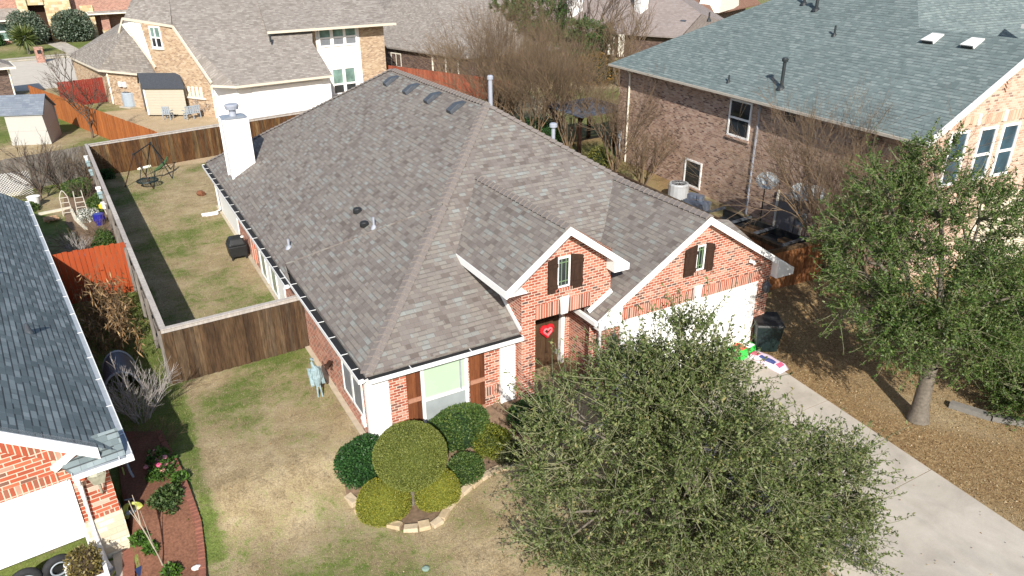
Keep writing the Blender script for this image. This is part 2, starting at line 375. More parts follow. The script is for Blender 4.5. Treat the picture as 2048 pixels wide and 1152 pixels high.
def leaf_at(X, Y):
    l = np.where((X > 16.5) & (Y < 21), .72+.2*wav(X, Y, 1.4, 2), 0.)
    l = np.where((X > 18.5) & (Y >= 15) & (Y < 40), .55+.25*wav(X, Y, .9, 6), l)
    return np.clip(l, 0, 1)
def dirt_at(X, Y):
    d = .12*ramp01(wav(X, Y, 1.0, 25), .9, 2)
    d = np.where((Y > 46.8) & (X > 2.0-.19*(Y-50)) & (X < 22) & (Y < 66) , .9, d)
    return np.clip(d, 0, 1)
def make_ground():
    t = NT('lawn_and_earth'); p = t.pos()
    at = lambda n: t.new('ShaderNodeAttribute', attribute_name=n).outputs['Fac']
    n1 = t.noise(p, 1.1, 6, .62, .3); n2 = t.noise(p, 9, 5, .7); n3 = t.noise(p, 55, 3, .6)
    tan = t.ramp(n1, [(.3, (.265, .20, .112)), (.5, (.335, .262, .155)), (.7, (.415, .335, .215))])
    grn = t.ramp(n1, [(.3, (.085, .125, .028)), (.7, (.155, .185, .05))])
    lf = t.ramp(n2, [(.3, (.15, .09, .042)), (.5, (.235, .155, .075)), (.7, (.33, .235, .125))])
    drt = t.ramp(n1, [(.3, (.38, .285, .175)), (.7, (.48, .37, .24))])
    n4 = t.noise(p, 3.2, 5, .65, .4); n5 = t.noise(p, 18, 4, .65)
    tan = t.mix(.8, tan, t.ramp(n4, [(.3, (.32, .32, .32)), (.7, (.68, .68, .68))]), 'OVERLAY')
    gf = t.math('ADD', at('green'), t.math('MULTIPLY', t.math('SUBTRACT', n4, .5), 1.5)); gf = t.math('ADD', gf, t.math('MULTIPLY', t.math('SUBTRACT', n5, .5), 1.0))
    col = t.mix(t.ramp(gf, [(.28, (0, 0, 0)), (.72, (1, 1, 1))]), tan, grn)
    col = t.mix(t.ramp(t.math('ADD', at('leaf'), t.math('MULTIPLY', t.math('SUBTRACT', n2, .5), .9)), [(.25, (0, 0, 0)), (.75, (1, 1, 1))]), col, lf)
    col = t.mix(t.ramp(t.math('ADD', at('dirt'), t.math('MULTIPLY', t.math('SUBTRACT', n2, .5), .6)), [(.2, (0, 0, 0)), (.8, (1, 1, 1))]), col, drt)
    col = t.mix(.7, col, t.ramp(n5, [(.28, (.25, .25, .25)), (.72, (.75, .75, .75))]), 'OVERLAY')
    col = t.mix(.6, col, t.ramp(n3, [(.28, (.2, .2, .2)), (.72, (.8, .8, .8))]), 'OVERLAY')
    t.bump(t.math('ADD', n3, t.math('MULTIPLY', n2, 1.5)), .7, .03)
    return t.done(col, .95, .1)
ground = np_mesh('ground', GV, GF, make_ground(), smooth=True); tagp(ground, kind='structure')
for nme, fn in (('green', green_at), ('leaf', leaf_at), ('dirt', dirt_at)):
    a = ground.data.attributes.new(nme, 'FLOAT', 'POINT'); a.data.foreach_set('value', fn(X, Y).astype(np.float32))
def sheet(name, pts, mat, dz=.006, kind='structure', n=1):
    mb = MB(); mb.slab([(x, y, z+dz) for x, y, z in pts], .1); return tagp(mb.build(name, mat), kind=kind)
# driveway with expansion joints (real gaps between slabs)
mb = MB(); cuts = [15.05, 11.6, 8.08, 4.4, .7, -4, -9]
for a, b in zip(cuts, cuts[1:]):
    ex = lambda y: 17.2+(y-10)*.09; mb.slab([(11.9, b+.012, -.585), (ex(b), b+.012, -.585), (ex(a), a-.012, -.585), (11.9, a-.012, -.585)], .12)
tagp(mb.build('driveway', CONC), kind='structure')
mb = MB()
mb.slab([(9.4, 14.0, -.575), (11.88, 12.2, -.575), (11.88, 13.6, -.575), (11.4, 15.0, -.575), (11.4, 16.5, -.575), (9.45, 16.5, -.575)], .12)
mb.slab([(9.40, 16.5, -.56), (11.45, 16.5, -.56), (11.45, 16.82, -.56), (9.40, 16.82, -.56)], .14)
tagp(mb.build('front_walk', CONC), kind='structure')
mb = MB(); mb.slab([(-9, -6, -.585), (-1.95, -6, -.585), (-1.62, 14.7, -.585), (-1.62, 15.3, -.585), (-9, 15.0, -.585)], .12)
tagp(mb.build('neighbour_driveway', CONC), kind='structure')
bed = [(4.6, 15.68), (3.75, 15.9), (3.45, 14.6), (3.62, 13.6), (4.3, 12.85), (5.1, 12.75), (5.75, 13.2), (6.6, 13.55), (7.5, 13.62), (8.6, 13.4), (9.6, 13.9), (9.6, 15.68)]
def bed_sheet(name, pl, mat, dz=.02):
    q = []
    for a, b in zip(pl, pl[1:]+pl[:1]):
        m = max(1, int(math.dist(a, b)/.4)); q += [(a[0]+(b[0]-a[0])*i/m, a[1]+(b[1]-a[1])*i/m) for i in range(m)]
    pl = q
    c = (sum(p[0] for p in pl)/len(pl), sum(p[1] for p in pl)/len(pl)); V = []; F = []; k = 12
    for r in range(k+1):
        for x, y in pl:
            xx = c[0]+(x-c[0])*r/k; yy = c[1]+(y-c[1])*r/k; V.append((xx, yy, gzf(xx, yy)+dz))
    n = len(pl)
    for r in range(k):
        for i in range(n): F.append((r*n+i, (r+1)*n+i, (r+1)*n+(i+1) % n, r*n+(i+1) % n))
    return tagp(np_mesh(name, np.array(V), np.array(F), mat), kind='structure')
bed_sheet('flower_bed', bed, SOIL)
bed_sheet('mulch_bed', [(-1.33, 19.6), (-1.33, 15.5), (-1.45, 15.2), (-1.5, 12), (-.2, 12), (-.1, 14), (.02, 15), (0, 16.3), (-.1, 17.5), (-.3, 19)], MULCH, .06)
bed_sheet('garden_soil', [(-.35, 46), (-2.2, 46), (-2.2, 39), (-1.6, 36), (-1.6, 31), (-.2, 30), (-.1, 36)], SOIL, .03)
# far street, kerbs, paved walk
STREET = m_plain('pale_street_concrete', (.47, .43, .37), .9, .1, 1.2, .2)
mb = MB(); mb.slab([(-60, 77, .012), (-6, 80, .012), (0, 80.5, .012), (14, 92, .012), (60, 120, .012), (60, 130, .012), (14, 103.5, .012), (-2, 101.8, .012), (-60, 90, .012)], .1); tagp(mb.build('street', STREET), kind='structure')
mb = MB(); mb.slab([(-60, 90.4, .14), (-2, 102.2, .14), (14, 103.9, .14), (14, 104.3, .14), (-2, 102.6, .14), (-60, 90.8, .14)], .15); tagp(mb.build('kerb', CONC), kind='structure')
mb = MB(); mb.slab([(-60, 92.5, .02), (-2.4, 104.2, .02), (14, 106, .02), (14, 107.2, .02), (-2.4, 105.4, .02), (-60, 93.7, .02)], .05); tagp(mb.build('pavement', CONC), kind='structure')
mb = MB(); mb.slab([(-.9, 105.4, .02), (.9, 105.6, .02), (-1.2, 119.5, .02), (-3.4, 119.3, .02)], .05); tagp(mb.build('garden_path', CONC), kind='structure')

# ================================================================== MAIN HOUSE
S = .583; ZE = 2.17
H = thing('brick_house', 'single storey red brick house with big grey brown hip roof between the two driveways', 'house', (4.56, 15.7, 0))
def wall_q(mb, a, b, z0, z1, m=0): mb.poly([(a[0], a[1], z0), (b[0], b[1], z0), (b[0], b[1], z1), (a[0], a[1], z1)], m)
XL = 4.56; YF = 15.7
mb = MB()
wall_q(mb, (XL, 38), (XL, YF), 0, 2.14); wall_q(mb, (XL, YF), (8.97, YF), -.72, 2.14)
wall_q(mb, (XL, 16.3), (XL, YF), -.72, 0)
# entry block: left cheek, front with opening and gable
mb.poly([(8.95, 18.2, 2.0), (8.95, 15.4, -.7), (8.95, 15.4, 4.15), (8.95, 18.2, 4.15)])
EY = 15.4; ox0, ox1, oz = 9.39, 11.22, 2.51
wall_q(mb, (8.95, EY), (ox0, EY), -.7, 4.02); wall_q(mb, (ox1, EY), (11.9, EY), -.7, 4.02); wall_q(mb, (ox0, EY), (ox1, EY), oz, 4.02)
mb.poly([(8.95, EY, 4.02), (11.9, EY, 4.02), (10.25, EY, 5.0)])
wall_q(mb, (ox0, EY), (ox0, 16.8), -.7, oz+.4); wall_q(mb, (11.46, 16.8), (11.46, 15.1), -.7, 2.4); wall_q(mb, (ox0, 16.8), (11.46, 16.8), -.7, oz+.4)
wall_q(mb, (11.9, EY), (11.9, 18), 2, 4.1)
mb.poly([(ox0, EY, oz), (ox1, EY, oz), (11.46, 16.8, oz), (ox0, 16.8, oz)])
# garage front
GY = 15.1; gx0, gx1, gzt = 12.1, 17.66, 1.9; pk = (15.05, 4.46)
wall_q(mb, (11.46, GY), (gx0, GY), -.62, gzt); wall_q(mb, (gx1, GY), (18.2, GY), -.62, gzt)
mb.poly([(11.46, GY, gzt), (18.2, GY, gzt), (18.2, GY, 2.42), (pk[0], GY, pk[1]), (11.46, GY, 2.3)])
wall_q(mb, (18.2, GY), (18.2, 30), -.6, 2.3)
mb.poly([(gx0, GY, gzt), (gx1, GY, gzt), (gx1, GY+.14, gzt), (gx0, GY+.14, gzt)])
wall_q(mb, (gx0, GY+.14), (gx0, GY), -.6, gzt); wall_q(mb, (gx1, GY), (gx1, GY+.14), -.6, gzt)
mb.build('wall', BRICK, H)
mb = MB(); mb.box(4.58, 8.9, 15.75, 37.9, -.8, -.02); mb.box(8.9, 18.15, 16.9, 37.9, -.8, -.02); mb.box(4.40, 4.555, 15.9, 38, -.25, .03); mb.box(4.56, 9, 15.62, 15.7, -.9, -.71); mb.build('foundation', SLAB, H)
# soldier courses and keystones
mb = MB(); mb.box(ox0, ox1, EY-.014, EY+.02, oz, 2.94); mb.box(gx0-.1, gx1+.1, GY-.014, GY+.02, gzt, 2.25)
mb.box(5.14, 6.05, YF-.014, YF+.02, -.05, .17); mb.box(7.94, 8.42, YF-.014, YF+.02, .33, .62); mb.build('soldier_course', BRICKS, H)
mb = MB(); mb.hexa([(10.2, EY-.05, oz-.02), (10.42, EY-.05, oz-.02), (10.42, EY, oz-.02), (10.2, EY, oz-.02), (10.16, EY-.05, 3.02), (10.46, EY-.05, 3.02), (10.46, EY, 3.02), (10.16, EY, 3.02)])
mb.build('keystone', OFFW, H)
mb = MB(); mb.hexa([(14.9, GY-.05, gzt-.03), (15.14, GY-.05, gzt-.03), (15.14, GY, gzt-.03), (14.9, GY, gzt-.03), (14.86, GY-.05, 2.36), (15.18, GY-.05, 2.36), (15.18, GY, 2.36), (14.86, GY, 2.36)])
mb.build('keystone', OFFW, H)
# roof
A_ = (12.12, 23.28, 6.78); B_ = (12.12, 32.3, 6.78)
AP = (8.62, 19.6, 4.70)
def PR(x): return ZE+S*(x-4.215)
mb = MB(); sl = lambda p, t=.12: mb.slab(p, t)
def ze(o): return ZE+S*o
o = .10
sl([(4.215+o, 38.2-o, ZE+S*o), (4.215+o, 22.0, ZE+S*o), (4.5, 23.3, PR(4.5)), (8.62, 19.62, PR(8.62)), A_, B_])                 # rear left plane
sl([(4.40+o, 23.4, ze(o)+.06), (4.40+o, 15.37+o, ze(o)), AP])                                                                       # front left plane
sl([(4.40+o, 15.37+o, ze(o)), (8.94, 15.37+o, ze(o)), (8.94, 17.2, ze(1.83)), (18.2, 17.2, ze(1.83)), (18.75, 15.5, ze(.13)), A_, AP])                                                                 # front plane
sl([(18.75, 15.47, ZE), (18.75, 38.2, ZE), B_, A_]); sl([(18.75, 38.2, ZE), (4.215+o, 38.2-o, ZE+S*o), B_])                     # right, back
sl([(4.40+o, 23.4, ze(o)), AP, (6.2, 23.4, PR(6.2)-.12)], .05)
gr = .613
sl([(15.05, 14.9, 4.64), (15.05, 19.65, 4.64), (11.15, 15.6, 2.25), (11.15, 14.9, 2.25)], .1)
sl([(15.05, 14.9, 4.64), (18.95, 14.9, 2.2), (18.95, 15.7, 2.2), (15.05, 19.65, 4.64)], .1)
sl([(10.25, 15.08, 5.19), (10.25, 20.6, 5.19), (8.3, 18.15, 3.78), (8.3, 15.08, 3.78)], .1)
sl([(10.25, 15.08, 5.19), (12.2, 15.08, 3.78), (12.2, 18.3, 3.78), (10.25, 20.6, 5.19)], .1)
RF = mb.build('roof', ROOF, H)
def capline(mb, p0, p1, nl, nr, w=.19, step=.24, lift=.022):
    p0 = np.array(p0, float); p1 = np.array(p1, float); d = p1-p0; L = np.linalg.norm(d); d /= L
    def down(n):
        v = nrm(np.cross(nrm(n), d)); return v if v[2] < 0 else -v
    l, r = down(nl), down(nr); n = int(L/step); up = np.array((0, 0, 1.))
    for i in range(n):
        j = .006*random.uniform(-1, 1); a = p0+d*step*i; b = a+d*step*1.02
        lo = up*(lift+.05+j); hi = up*(lift+.008)
        mb.poly([a+lo, a+lo+l*w-up*.0, b+hi+l*w*.97, b+hi]); mb.poly([a+lo, b+hi, b+hi+r*w*.97, a+lo+r*w])
        mb.poly([a+lo, a+lo+r*w, a+r*w, a]); mb.poly([a+lo, a, a+l*w, a+lo+l*w])
nF, nL, nRt, nB = (0, -S, 1), (-S, 0, 1), (.69, 0, 1), (0, .77, 1)
mb = MB()
capline(mb, (4.55, 15.52, ze(.13)), AP, nL, nF); capline(mb, (8.66, 19.68, PR(8.62)), A_, nL, nF)
capline(mb, A_, B_, nL, nRt); capline(mb, (18.6, 15.6, ZE+.1), A_, nF, nRt)
capline(mb, (15.05, 14.95, 4.64), (15.05, 19.6, 4.64), (-gr, 0, 1), (gr, 0, 1)); capline(mb, (10.25, 15.1, 5.19), (10.25, 20.5, 5.19), (-.72, 0, 1), (.72, 0, 1))
capline(mb, (4.4, 38, ZE+.1), B_, nL, nB)
mb.build('ridge_cap', ROOFCAP, RF)
# gutters: channel, dark strip added over it for its black inside, hangers
def gutter(a, b, out, parent, z=ZE, w=.13, h=.12, name='gutter', strip_mat=DARK, step=.9, hang=True):
    a = np.array((*a, z), float); b = np.array((*b, z), float); o = np.array((*out, 0), float); d = nrm(b-a); up = np.array((0, 0, 1.))
    m = MB(); q = lambda p, c: p+o*c[0]+up*c[1]
    for (c0, c1) in (((0, 0), (.016, 0)),):
        m.hexa([q(a, (w-.02, -h)), q(a, (w, -h)), q(b, (w, -h)), q(b, (w-.02, -h)), q(a, (w-.02, 0)), q(a, (w, 0)), q(b, (w, 0)), q(b, (w-.02, 0))])
        m.hexa([q(a, (0, -h)), q(a, (w-.02, -h)), q(b, (w-.02, -h)), q(b, (0, -h)), q(a, (0, -h+.015)), q(a, (w-.02, -h+.015)), q(b, (w-.02, -h+.015)), q(b, (0, -h+.015))])
        m.hexa([q(a, (-.02, -h)), q(a, (0, -h)), q(b, (0, -h)), q(b, (-.02, -h)), q(a, (-.02, -.045)), q(a, (0, -.045)), q(b, (0, -.045)), q(b, (-.02, -.045))])
    for e in (a, b): m.hexa([q(e-d*.008, (0, -h)), q(e-d*.008, (w, -h)), q(e+d*.008, (w, -h)), q(e+d*.008, (0, -h)), q(e-d*.008, (0, 0)), q(e-d*.008, (w, 0)), q(e+d*.008, (w, 0)), q(e+d*.008, (0, 0))])
    g = m.build(name, GUT, parent)
    m = MB(); m.poly([q(a, (-.15, -.005)), q(a, (-.01, -.03)), q(b, (-.01, -.03)), q(b, (-.15, -.005))]); m.poly([q(a, (-.01, -.03)), q(a, (w-.021, -.03)), q(b, (w-.021, -.03)), q(b, (-.01, -.03))]); m.build('gutter_strip', strip_mat, g)
    if hang:
        m = MB(); L = np.linalg.norm(b-a); t = step*.6
        while t < L:
            c = a+d*t; m.beam(q(c, (-.06, -.012)), q(c, (w-.02, -.012)), .022, .012); t += step*random.uniform(.85, 1.15)
        m.build('gutter_hanger', GUT, g)
    return g
gutter((4.40+.12, 15.40), (8.95, 15.40), (0, -1), H, step=1.9); gutter((4.43, 15.42), (4.43, 23.3), (-1, 0), H, w=.14, step=.95); gutter((4.25, 22.0), (4.25, 38.1), (-1, 0), H, z=ZE-.03, step=1.05)
mb = MB(); mb.box(4.30, 4.56, 15.45, 38, 2.06, 2.1); mb.box(4.56, 8.95, 15.45, 15.7, 2.06, 2.1); mb.build('soffit', WHITE, H)
# bargeboards of both gables with boxed returns
def barge(y, px, pz, xl, zl, xr, zr, dep, name='bargeboard', th=.24, mat=WHITE):
    m = MB()
    for (x, z) in ((xl, zl), (xr, zr)):
        m.hexa([(px, y-.03, pz-th), (x, y-.03, z-th), (x, y+.02, z-th), (px, y+.02, pz-th), (px, y-.03, pz-.012), (x, y-.03, z-.012), (x, y+.02, z-.012), (px, y+.02, pz-.012)])
        m.poly([(px, y+.02, pz-th+.04), (x, y+.02, z-th+.04), (x, y+dep, z-th+.04), (px, y+dep, pz-th+.04)])
    return m.build(name, mat, H)
barge(14.9, 15.05, 4.64, 11.15, 2.25, 18.95, 2.2, .2); barge(15.08, 10.25, 5.19, 8.3, 3.78, 12.2, 3.78, .32)
mb = MB(); mb.hexa([(11.15, 14.84, 1.93), (11.95, 14.84, 1.93), (11.95, 15.1, 1.93), (11.15, 15.1, 1.93), (11.15, 14.84, 2.2), (11.95, 14.84, 2.55), (11.95, 15.1, 2.55), (11.15, 15.1, 2.2)])
mb.hexa([(11.05, 14.9, 2.08), (11.15, 14.9, 2.08), (11.15, 16.4, 2.08), (11.05, 16.4, 2.08), (11.05, 14.9, 2.21), (11.15, 14.9, 2.21), (11.15, 16.4, 2.21), (11.05, 16.4, 2.21)])
mb.hexa([(18.2, 14.84, 1.95), (18.98, 14.84, 1.95), (18.98, 15.1, 1.95), (18.2, 15.1, 1.95), (18.2, 14.84, 2.6), (18.98, 14.84, 2.18), (18.98, 15.1, 2.18), (18.2, 15.1, 2.6)])
mb.hexa([(11.72, 15.02, 3.55), (12.24, 15.02, 3.55), (12.24, 15.4, 3.55), (11.72, 15.4, 3.55), (11.72, 15.02, 4.05), (12.24, 15.02, 3.74), (12.24, 15.4, 3.74), (11.72, 15.4, 4.05)])
mb.build('eave_return', WHITE, H)
mb = MB()
mb.hexa([(8.28, 15.08, 3.56), (8.34, 15.08, 3.56), (8.34, 18.1, 3.56), (8.28, 18.1, 3.56), (8.28, 15.08, 3.77), (8.34, 15.08, 3.77), (8.34, 18.1, 3.77), (8.28, 18.1, 3.77)])
mb.beam((8.93, 15.42, 2.30), (8.93, 18.0, 3.82), .04, .12); mb.beam((11.92, 15.36, 2.83), (11.13, 15.36, 2.34), .05, .13)
mb.box(8.34, 8.95, 15.1, 18.1, 3.56, 3.6)
mb.build('fascia', WHITE, H)
# corner boards, siding panels, trim
mb = MB(); mb.box(4.535, 5.14, YF-.035, YF+.01, -.85, 2.08); mb.box(4.52, 4.66, YF-.06, YF+.1, -.85, 2.08); mb.build('corner_board', WHITE, H)
mb = MB(); mb.box(8.44, 8.88, YF-.06, YF+.01, -.74, 2.05); mb.box(8.40, 8.45, YF-.08, YF+.01, -.74, 2.05); mb.build('pilaster', WHITE, H)
mb = MB(); mb.box(4.52, 4.57, 32.6, 38.0, .0, 2.1); mb.box(4.515, 4.57, 24.3, 28.4, .05, 2.1); mb.build('siding_panel', WHITE, H)
# windows
def window(parent, org, du, w, z0, z1, glass, out, frame=WHITE, fw_=.06, rails=(), mull=(), sill=None, prj=.03, inner=None):
    """org: point on the wall at the lower left; du: horizontal unit vector; out: wall normal"""
    du = np.array(du, float); out = np.array(out, float); org = np.array(org, float)
    P = lambda u, z, k: org+du*u+np.array((0, 0, z))+out*k
    m = MB()
    def bar(u0, u1, za, zb, k=prj):
        m.hexa([P(u0, za, .0), P(u1, za, .0), P(u1, za, k), P(u0, za, k), P(u0, zb, .0), P(u1, zb, .0), P(u1, zb, k), P(u0, zb, k)])
    bar(-fw_/2, fw_/2, z0, z1); bar(w-fw_/2, w+fw_/2, z0, z1); bar(fw_/2, w-fw_/2, z0, z0+fw_); bar(fw_/2, w-fw_/2, z1-fw_, z1)
    for r in rails: bar(fw_/2, w-fw_/2, r-fw_/2, r+fw_/2, prj*.85)
    for r in mull: bar(r-fw_/2, r+fw_/2, z0+fw_, z1-fw_, prj*.8)
    f = m.build('window', frame, parent)
    zs = [z0]+list(rails)+[z1]
    for i in range(len(zs)-1):
        g = glass[min(i, len(glass)-1)] if isinstance(glass, (list, tuple)) else glass
        m = MB(); m.poly([P(fw_/2, zs[i], prj*.35), P(w-fw_/2, zs[i], prj*.35), P(w-fw_/2, zs[i+1], prj*.35), P(fw_/2, zs[i+1], prj*.35)]); m.build('pane', g, f)
    if sill is not None:
        m = MB(); m.hexa([P(-.1, z0-.11, 0), P(w+.1, z0-.11, 0), P(w+.1, z0-.11, .09), P(-.1, z0-.11, .09), P(-.1, z0, 0), P(w+.1, z0, 0), P(w+.1, z0-.03, .09), P(-.1, z0-.03, .09)]); m.build('sill', sill, f)
    return f
f = window(H, (6.07, YF, 0), (1, 0, 0), 1.29, -.05, 2.02, [SCREEN, BLIND], (0, -1, 0), rails=(.83,), fw_=.09, prj=.05)
mb = MB(); mb.box(7.16, 7.20, YF-.06, YF-.03, .85, 1.9); mb.build('blind_cord', GREYMET, f)
for y0, y1 in ((17.74, 16.95), (16.9, 16.1)):
    window(H, (XL, y0, 0), (0, -1, 0), y0-y1, .52, 1.98, GSCREEN, (-1, 0, 0), fw_=.07)
for y in (28.0, 26.3):
    for dy in (0,): window(H, (XL-.045, y, 0), (0, -1, 0), .9, .1, 1.9, GLASSG, (-1, 0, 0), rails=(1.25,), fw_=.08)
mb = MB(); mb.box(4.47, 4.56, 29.0, 29.15, .2, 1.9); mb.box(4.47, 4.56, 29.5, 29.65, .2, 1.9); mb.build('soldier_course', BRICKS, H)
def attic(x0, x1, z0, z1, y, sh):
    f = window(H, (x0, y, 0), (1, 0, 0), x1-x0, z0, z1, GLASS, (0, -1, 0), fw_=.05, prj=.03)
    m = MB(); gm = m_plain('green_muntin', (.16, .24, .13), .5, .05) if 'green_muntin' not in bpy.data.materials else bpy.data.materials['green_muntin']
    for u in (.3, .68): m.box(x0+(x1-x0)*u-.012, x0+(x1-x0)*u+.012, y-.032, y-.015, z0+.05, z1-.05)
    for u in (.2, .82): m.box(x0+.03, x1-.03, y-.03, y-.013, z0+(z1-z0)*u-.012, z0+(z1-z0)*u+.012)
    m.build('muntin', gm, f)
    m = MB(); m.box(x0-.09, x1+.09, y-.07, y, z0-.13, z0-.02); m.build('sill', BRICKS, f)
    for a, b, rise in sh:
        m = MB(); zt0, zt1 = (z1-.06, z1+.04) if rise > 0 else (z1+.04, z1-.06)
        m.hexa([(a, y-.06, z0-.1), (b, y-.06, z0-.1), (b, y, z0-.1), (a, y, z0-.1), (a, y-.06, zt0), (b, y-.06, zt1), (b, y, zt1), (a, y, zt0)]); s_ = m.build('shutter', SHUT, H)
        m = MB()
        for zz in (z0+.08, z1-.2): m.box(a-.004, b+.004, y-.085, y-.06, zz-.05, zz+.05)
        m.build('shutter_rail', SHUT, s_)
attic(14.83, 15.13, 2.88, 3.70, GY, ((14.36, 14.80, 1), (15.17, 15.5, -1))); attic(10.08, 10.45, 3.32, 4.22, EY, ((9.76, 10.05, 1), (10.50, 10.88, -1)))
for a, b in ((5.63, 6.01), (7.46, 7.91)):
    s_ = None; mb = MB(); n = 3
    for i in range(n): mb.box(a+(b-a)*i/n+.003, a+(b-a)*(i+1)/n-.003, YF-.05, YF, -.15, 2.03)
    s_ = mb.build('shutter', SHUTW, H)
    mb = MB(); mb.box(a-.004, b+.004, YF-.085, YF-.05, .9, 1.02); mb.box(a-.004, b+.004, YF-.085, YF-.05, .0, .12); mb.build('shutter_rail', SHUTR, s_)
# garage door
mb = MB(); n = 4; hh = (gzt+.56)/n
for i in range(n): mb.box(gx0+.02, gx1-.02, GY+.09, GY+.13, -.56+i*hh+.004, -.56+(i+1)*hh-.004)
gd = mb.build('garage_door', WHITE, H)
mb = MB()
for i in range(n):
    for j in range(8):
        w = (gx1-gx0-.1)/8; mb.box(gx0+.05+j*w+.06, gx0+.05+(j+1)*w-.06, GY+.082, GY+.09, -.56+i*hh+.1, -.56+(i+1)*hh-.1)
mb.build('door_panel', WHITE, gd)
mb = MB(); mb.box(gx0-.002, gx0+.06, GY-.01, GY+.08, -.6, gzt); mb.box(gx1-.16, gx1+.002, GY-.01, GY+.08, -.6, gzt); mb.box(gx0+.06, gx1-.16, GY-.005, GY+.08, gzt-.06, gzt-.002); mb.build('door_trim', OFFW, H)
# front door
DOORM = m_boards('dark_walnut_door', [(0, (.055, .03, .016)), (1, (.075, .042, .022))])
mb = MB(); mb.box(9.98, 11.02, 16.72, 16.8, -.55, 1.80); fd = mb.build('front_door', DOORM, H)
mb = MB()
for x in (10.12, 10.55):
    for z0, z1 in ((-.4, .3), (.45, 1.1), (1.25, 1.62)): mb.box(x, x+.32, 16.70, 16.72, z0, z1)
mb.build('door_panel', DOORM, fd)
mb = MB(); mb.box(10.9, 10.95, 16.66, 16.72, .35, .5); mb.build('handle', METAL, fd)
mb = MB(); mb.box(11.04, 11.16, 16.6, 16.8, -.6, 1.95); mb.box(9.6, 9.98, 16.7, 16.8, -.6, 1.95); mb.box(9.98, 11.04, 16.7, 16.8, 1.82, 1.95); mb.build('door_frame', WHITE, H)
# chimney
ch = MB(); ch.box(4.80, 5.80, 33.5, 34.4, 0, 5.1); CH = ch.build('chimney', SIDE, H)
mb = MB(); mb.hexa([(4.76, 33.46, 5.1), (5.84, 33.46, 5.1), (5.84, 34.44, 5.1), (4.76, 34.44, 5.1), (4.9, 33.6, 5.16), (5.7, 33.6, 5.16), (5.7, 34.3, 5.16), (4.9, 34.3, 5.16)]); mb.build('chase_cover', METAL, CH)
mb = MB(); mb.lathe([(.15, 0), (.15, .25), (.26, .28), (.3, .42), (.3, .47), (.26, .5)], (5.3, 33.95, 5.15), 18); mb.build('chimney_cap', PIPEW, CH, smooth=False)
mb = MB()
for x, y in ((4.815, 33.485), (5.785, 33.485), (4.785, 34.35)): mb.box(x-.05, x+.05, y-.03, y+.05, 0 if x < 5 else 2.6, 5.1)
mb.build('corner_trim', WHITE, CH)
# roof vents and pipes
def box_vent(x, y):
    z = PR(x)+.01; m = MB(); u = nrm((1, 0, S)); n = nrm((-S, 0, 1)); c = np.array((x, y, z))
    q = lambda a, b, h: c+u*a+np.array((0, b, 0))+n*h
    m.hexa([q(-.28, -.2, 0), q(.3, -.2, 0), q(.3, .2, 0), q(-.28, .2, 0), q(-.26, -.18, .13), q(.12, -.18, .16), q(.12, .18, .16), q(-.26, .18, .13)])
    m.hexa([q(.12, -.18, .0), q(.46, -.18, 0.005), q(.46, .18, .005), q(.12, .18, .0), q(.12, -.18, .16), q(.44, -.17, .02), q(.44, .17, .02), q(.12, .18, .16)])
    return m.build('roof_vent', GREYMETD, RF, bevel=.02)
GREYMETD = m_plain('dark_slate_vent', (.06, .068, .08), .5, .2, 10)
for y in (31.06, 28.83, 26.66, 24.57): box_vent(11.5, y)
for x, y in ((7.01, 22.95), (6.85, 21.83)):
    m = MB(); m.lathe([(.15, 0), (.15, .10), (.12, .15), (.04, .18)], (x, y, PR(x)-.03), 16); m.box(x-.12, x+.1, y-.18, y-.13, PR(x)-.02, PR(x)+.1, 0); m.build('roof_vent', BLACKP, RF)
def pipe(x, y, z, h, r, mat, parent, capr=0, flash=True):
    m = MB(); m.tube([(x, y, z-.1), (x, y, z+h)], r, 10)
    if capr: m.lathe([(capr, 0), (capr, .1), (capr*.7, .14)], (x, y, z+h-.02), 12)
    if flash: m.lathe([(r*3.2, -.05), (r*2.4, .02), (r*1.15, .08)], (x, y, z), 12)
    return m.build('vent_pipe', mat, parent)
pipe(6.98, 21.27, PR(6.98), .34, .035, PIPEW, RF); pipe(4.86, 24.1, PR(4.86), .3, .04, PIPEW, RF)
pipe(12.45, 23.6, 6.5, 1.05, .075, PIPEW, RF, .11, False); pipe(13.9, 21.7, 5.35, .72, .07, PIPEW, RF, .14, False)
# small fittings
m = MB(); m.tube([(11.2, 14.93, 2.12), (11.2, 14.93, 2.0), (11.36, 15.06, 1.8), (11.36, 15.06, -.45), (11.3, 14.9, -.55)], .045, 8); m.build('downspout', OFFW, H)
m = MB(); m.tube([(4.2, 36.9, 2.0), (4.4, 36.9, 1.8), (4.45, 36.9, .15), (4.1, 36.7, .08)], .05, 8); m.box(3.7, 4.25, 36.55, 36.75, .02, .1); m.build('downspout', OFFW, H)
m = MB(); m.obox((4.53, 16.14, .42), (.08, .22, .26)); m.obox((4.50, 16.14, .50), (.06, .16, .1)); m.build('vent_hood', WHITE, H, bevel=.02)
m = MB(); m.obox((17.14, 15.0, 2.72), (.1, .16, .08), .4); m.tube([(17.16, 15.1, 2.74), (17.14, 15.02, 2.7)], .03, 8); m.obox((17.22, 14.98, 2.66), (.08, .1, .08), -.4); m.build('floodlight', WHITE, H, bevel=.015)
m = MB(); m.obox((10.06, 15.36, 3.25), (.09, .08, .08)); m.build('eave_lamp', BLACKP, H, bevel=.015)
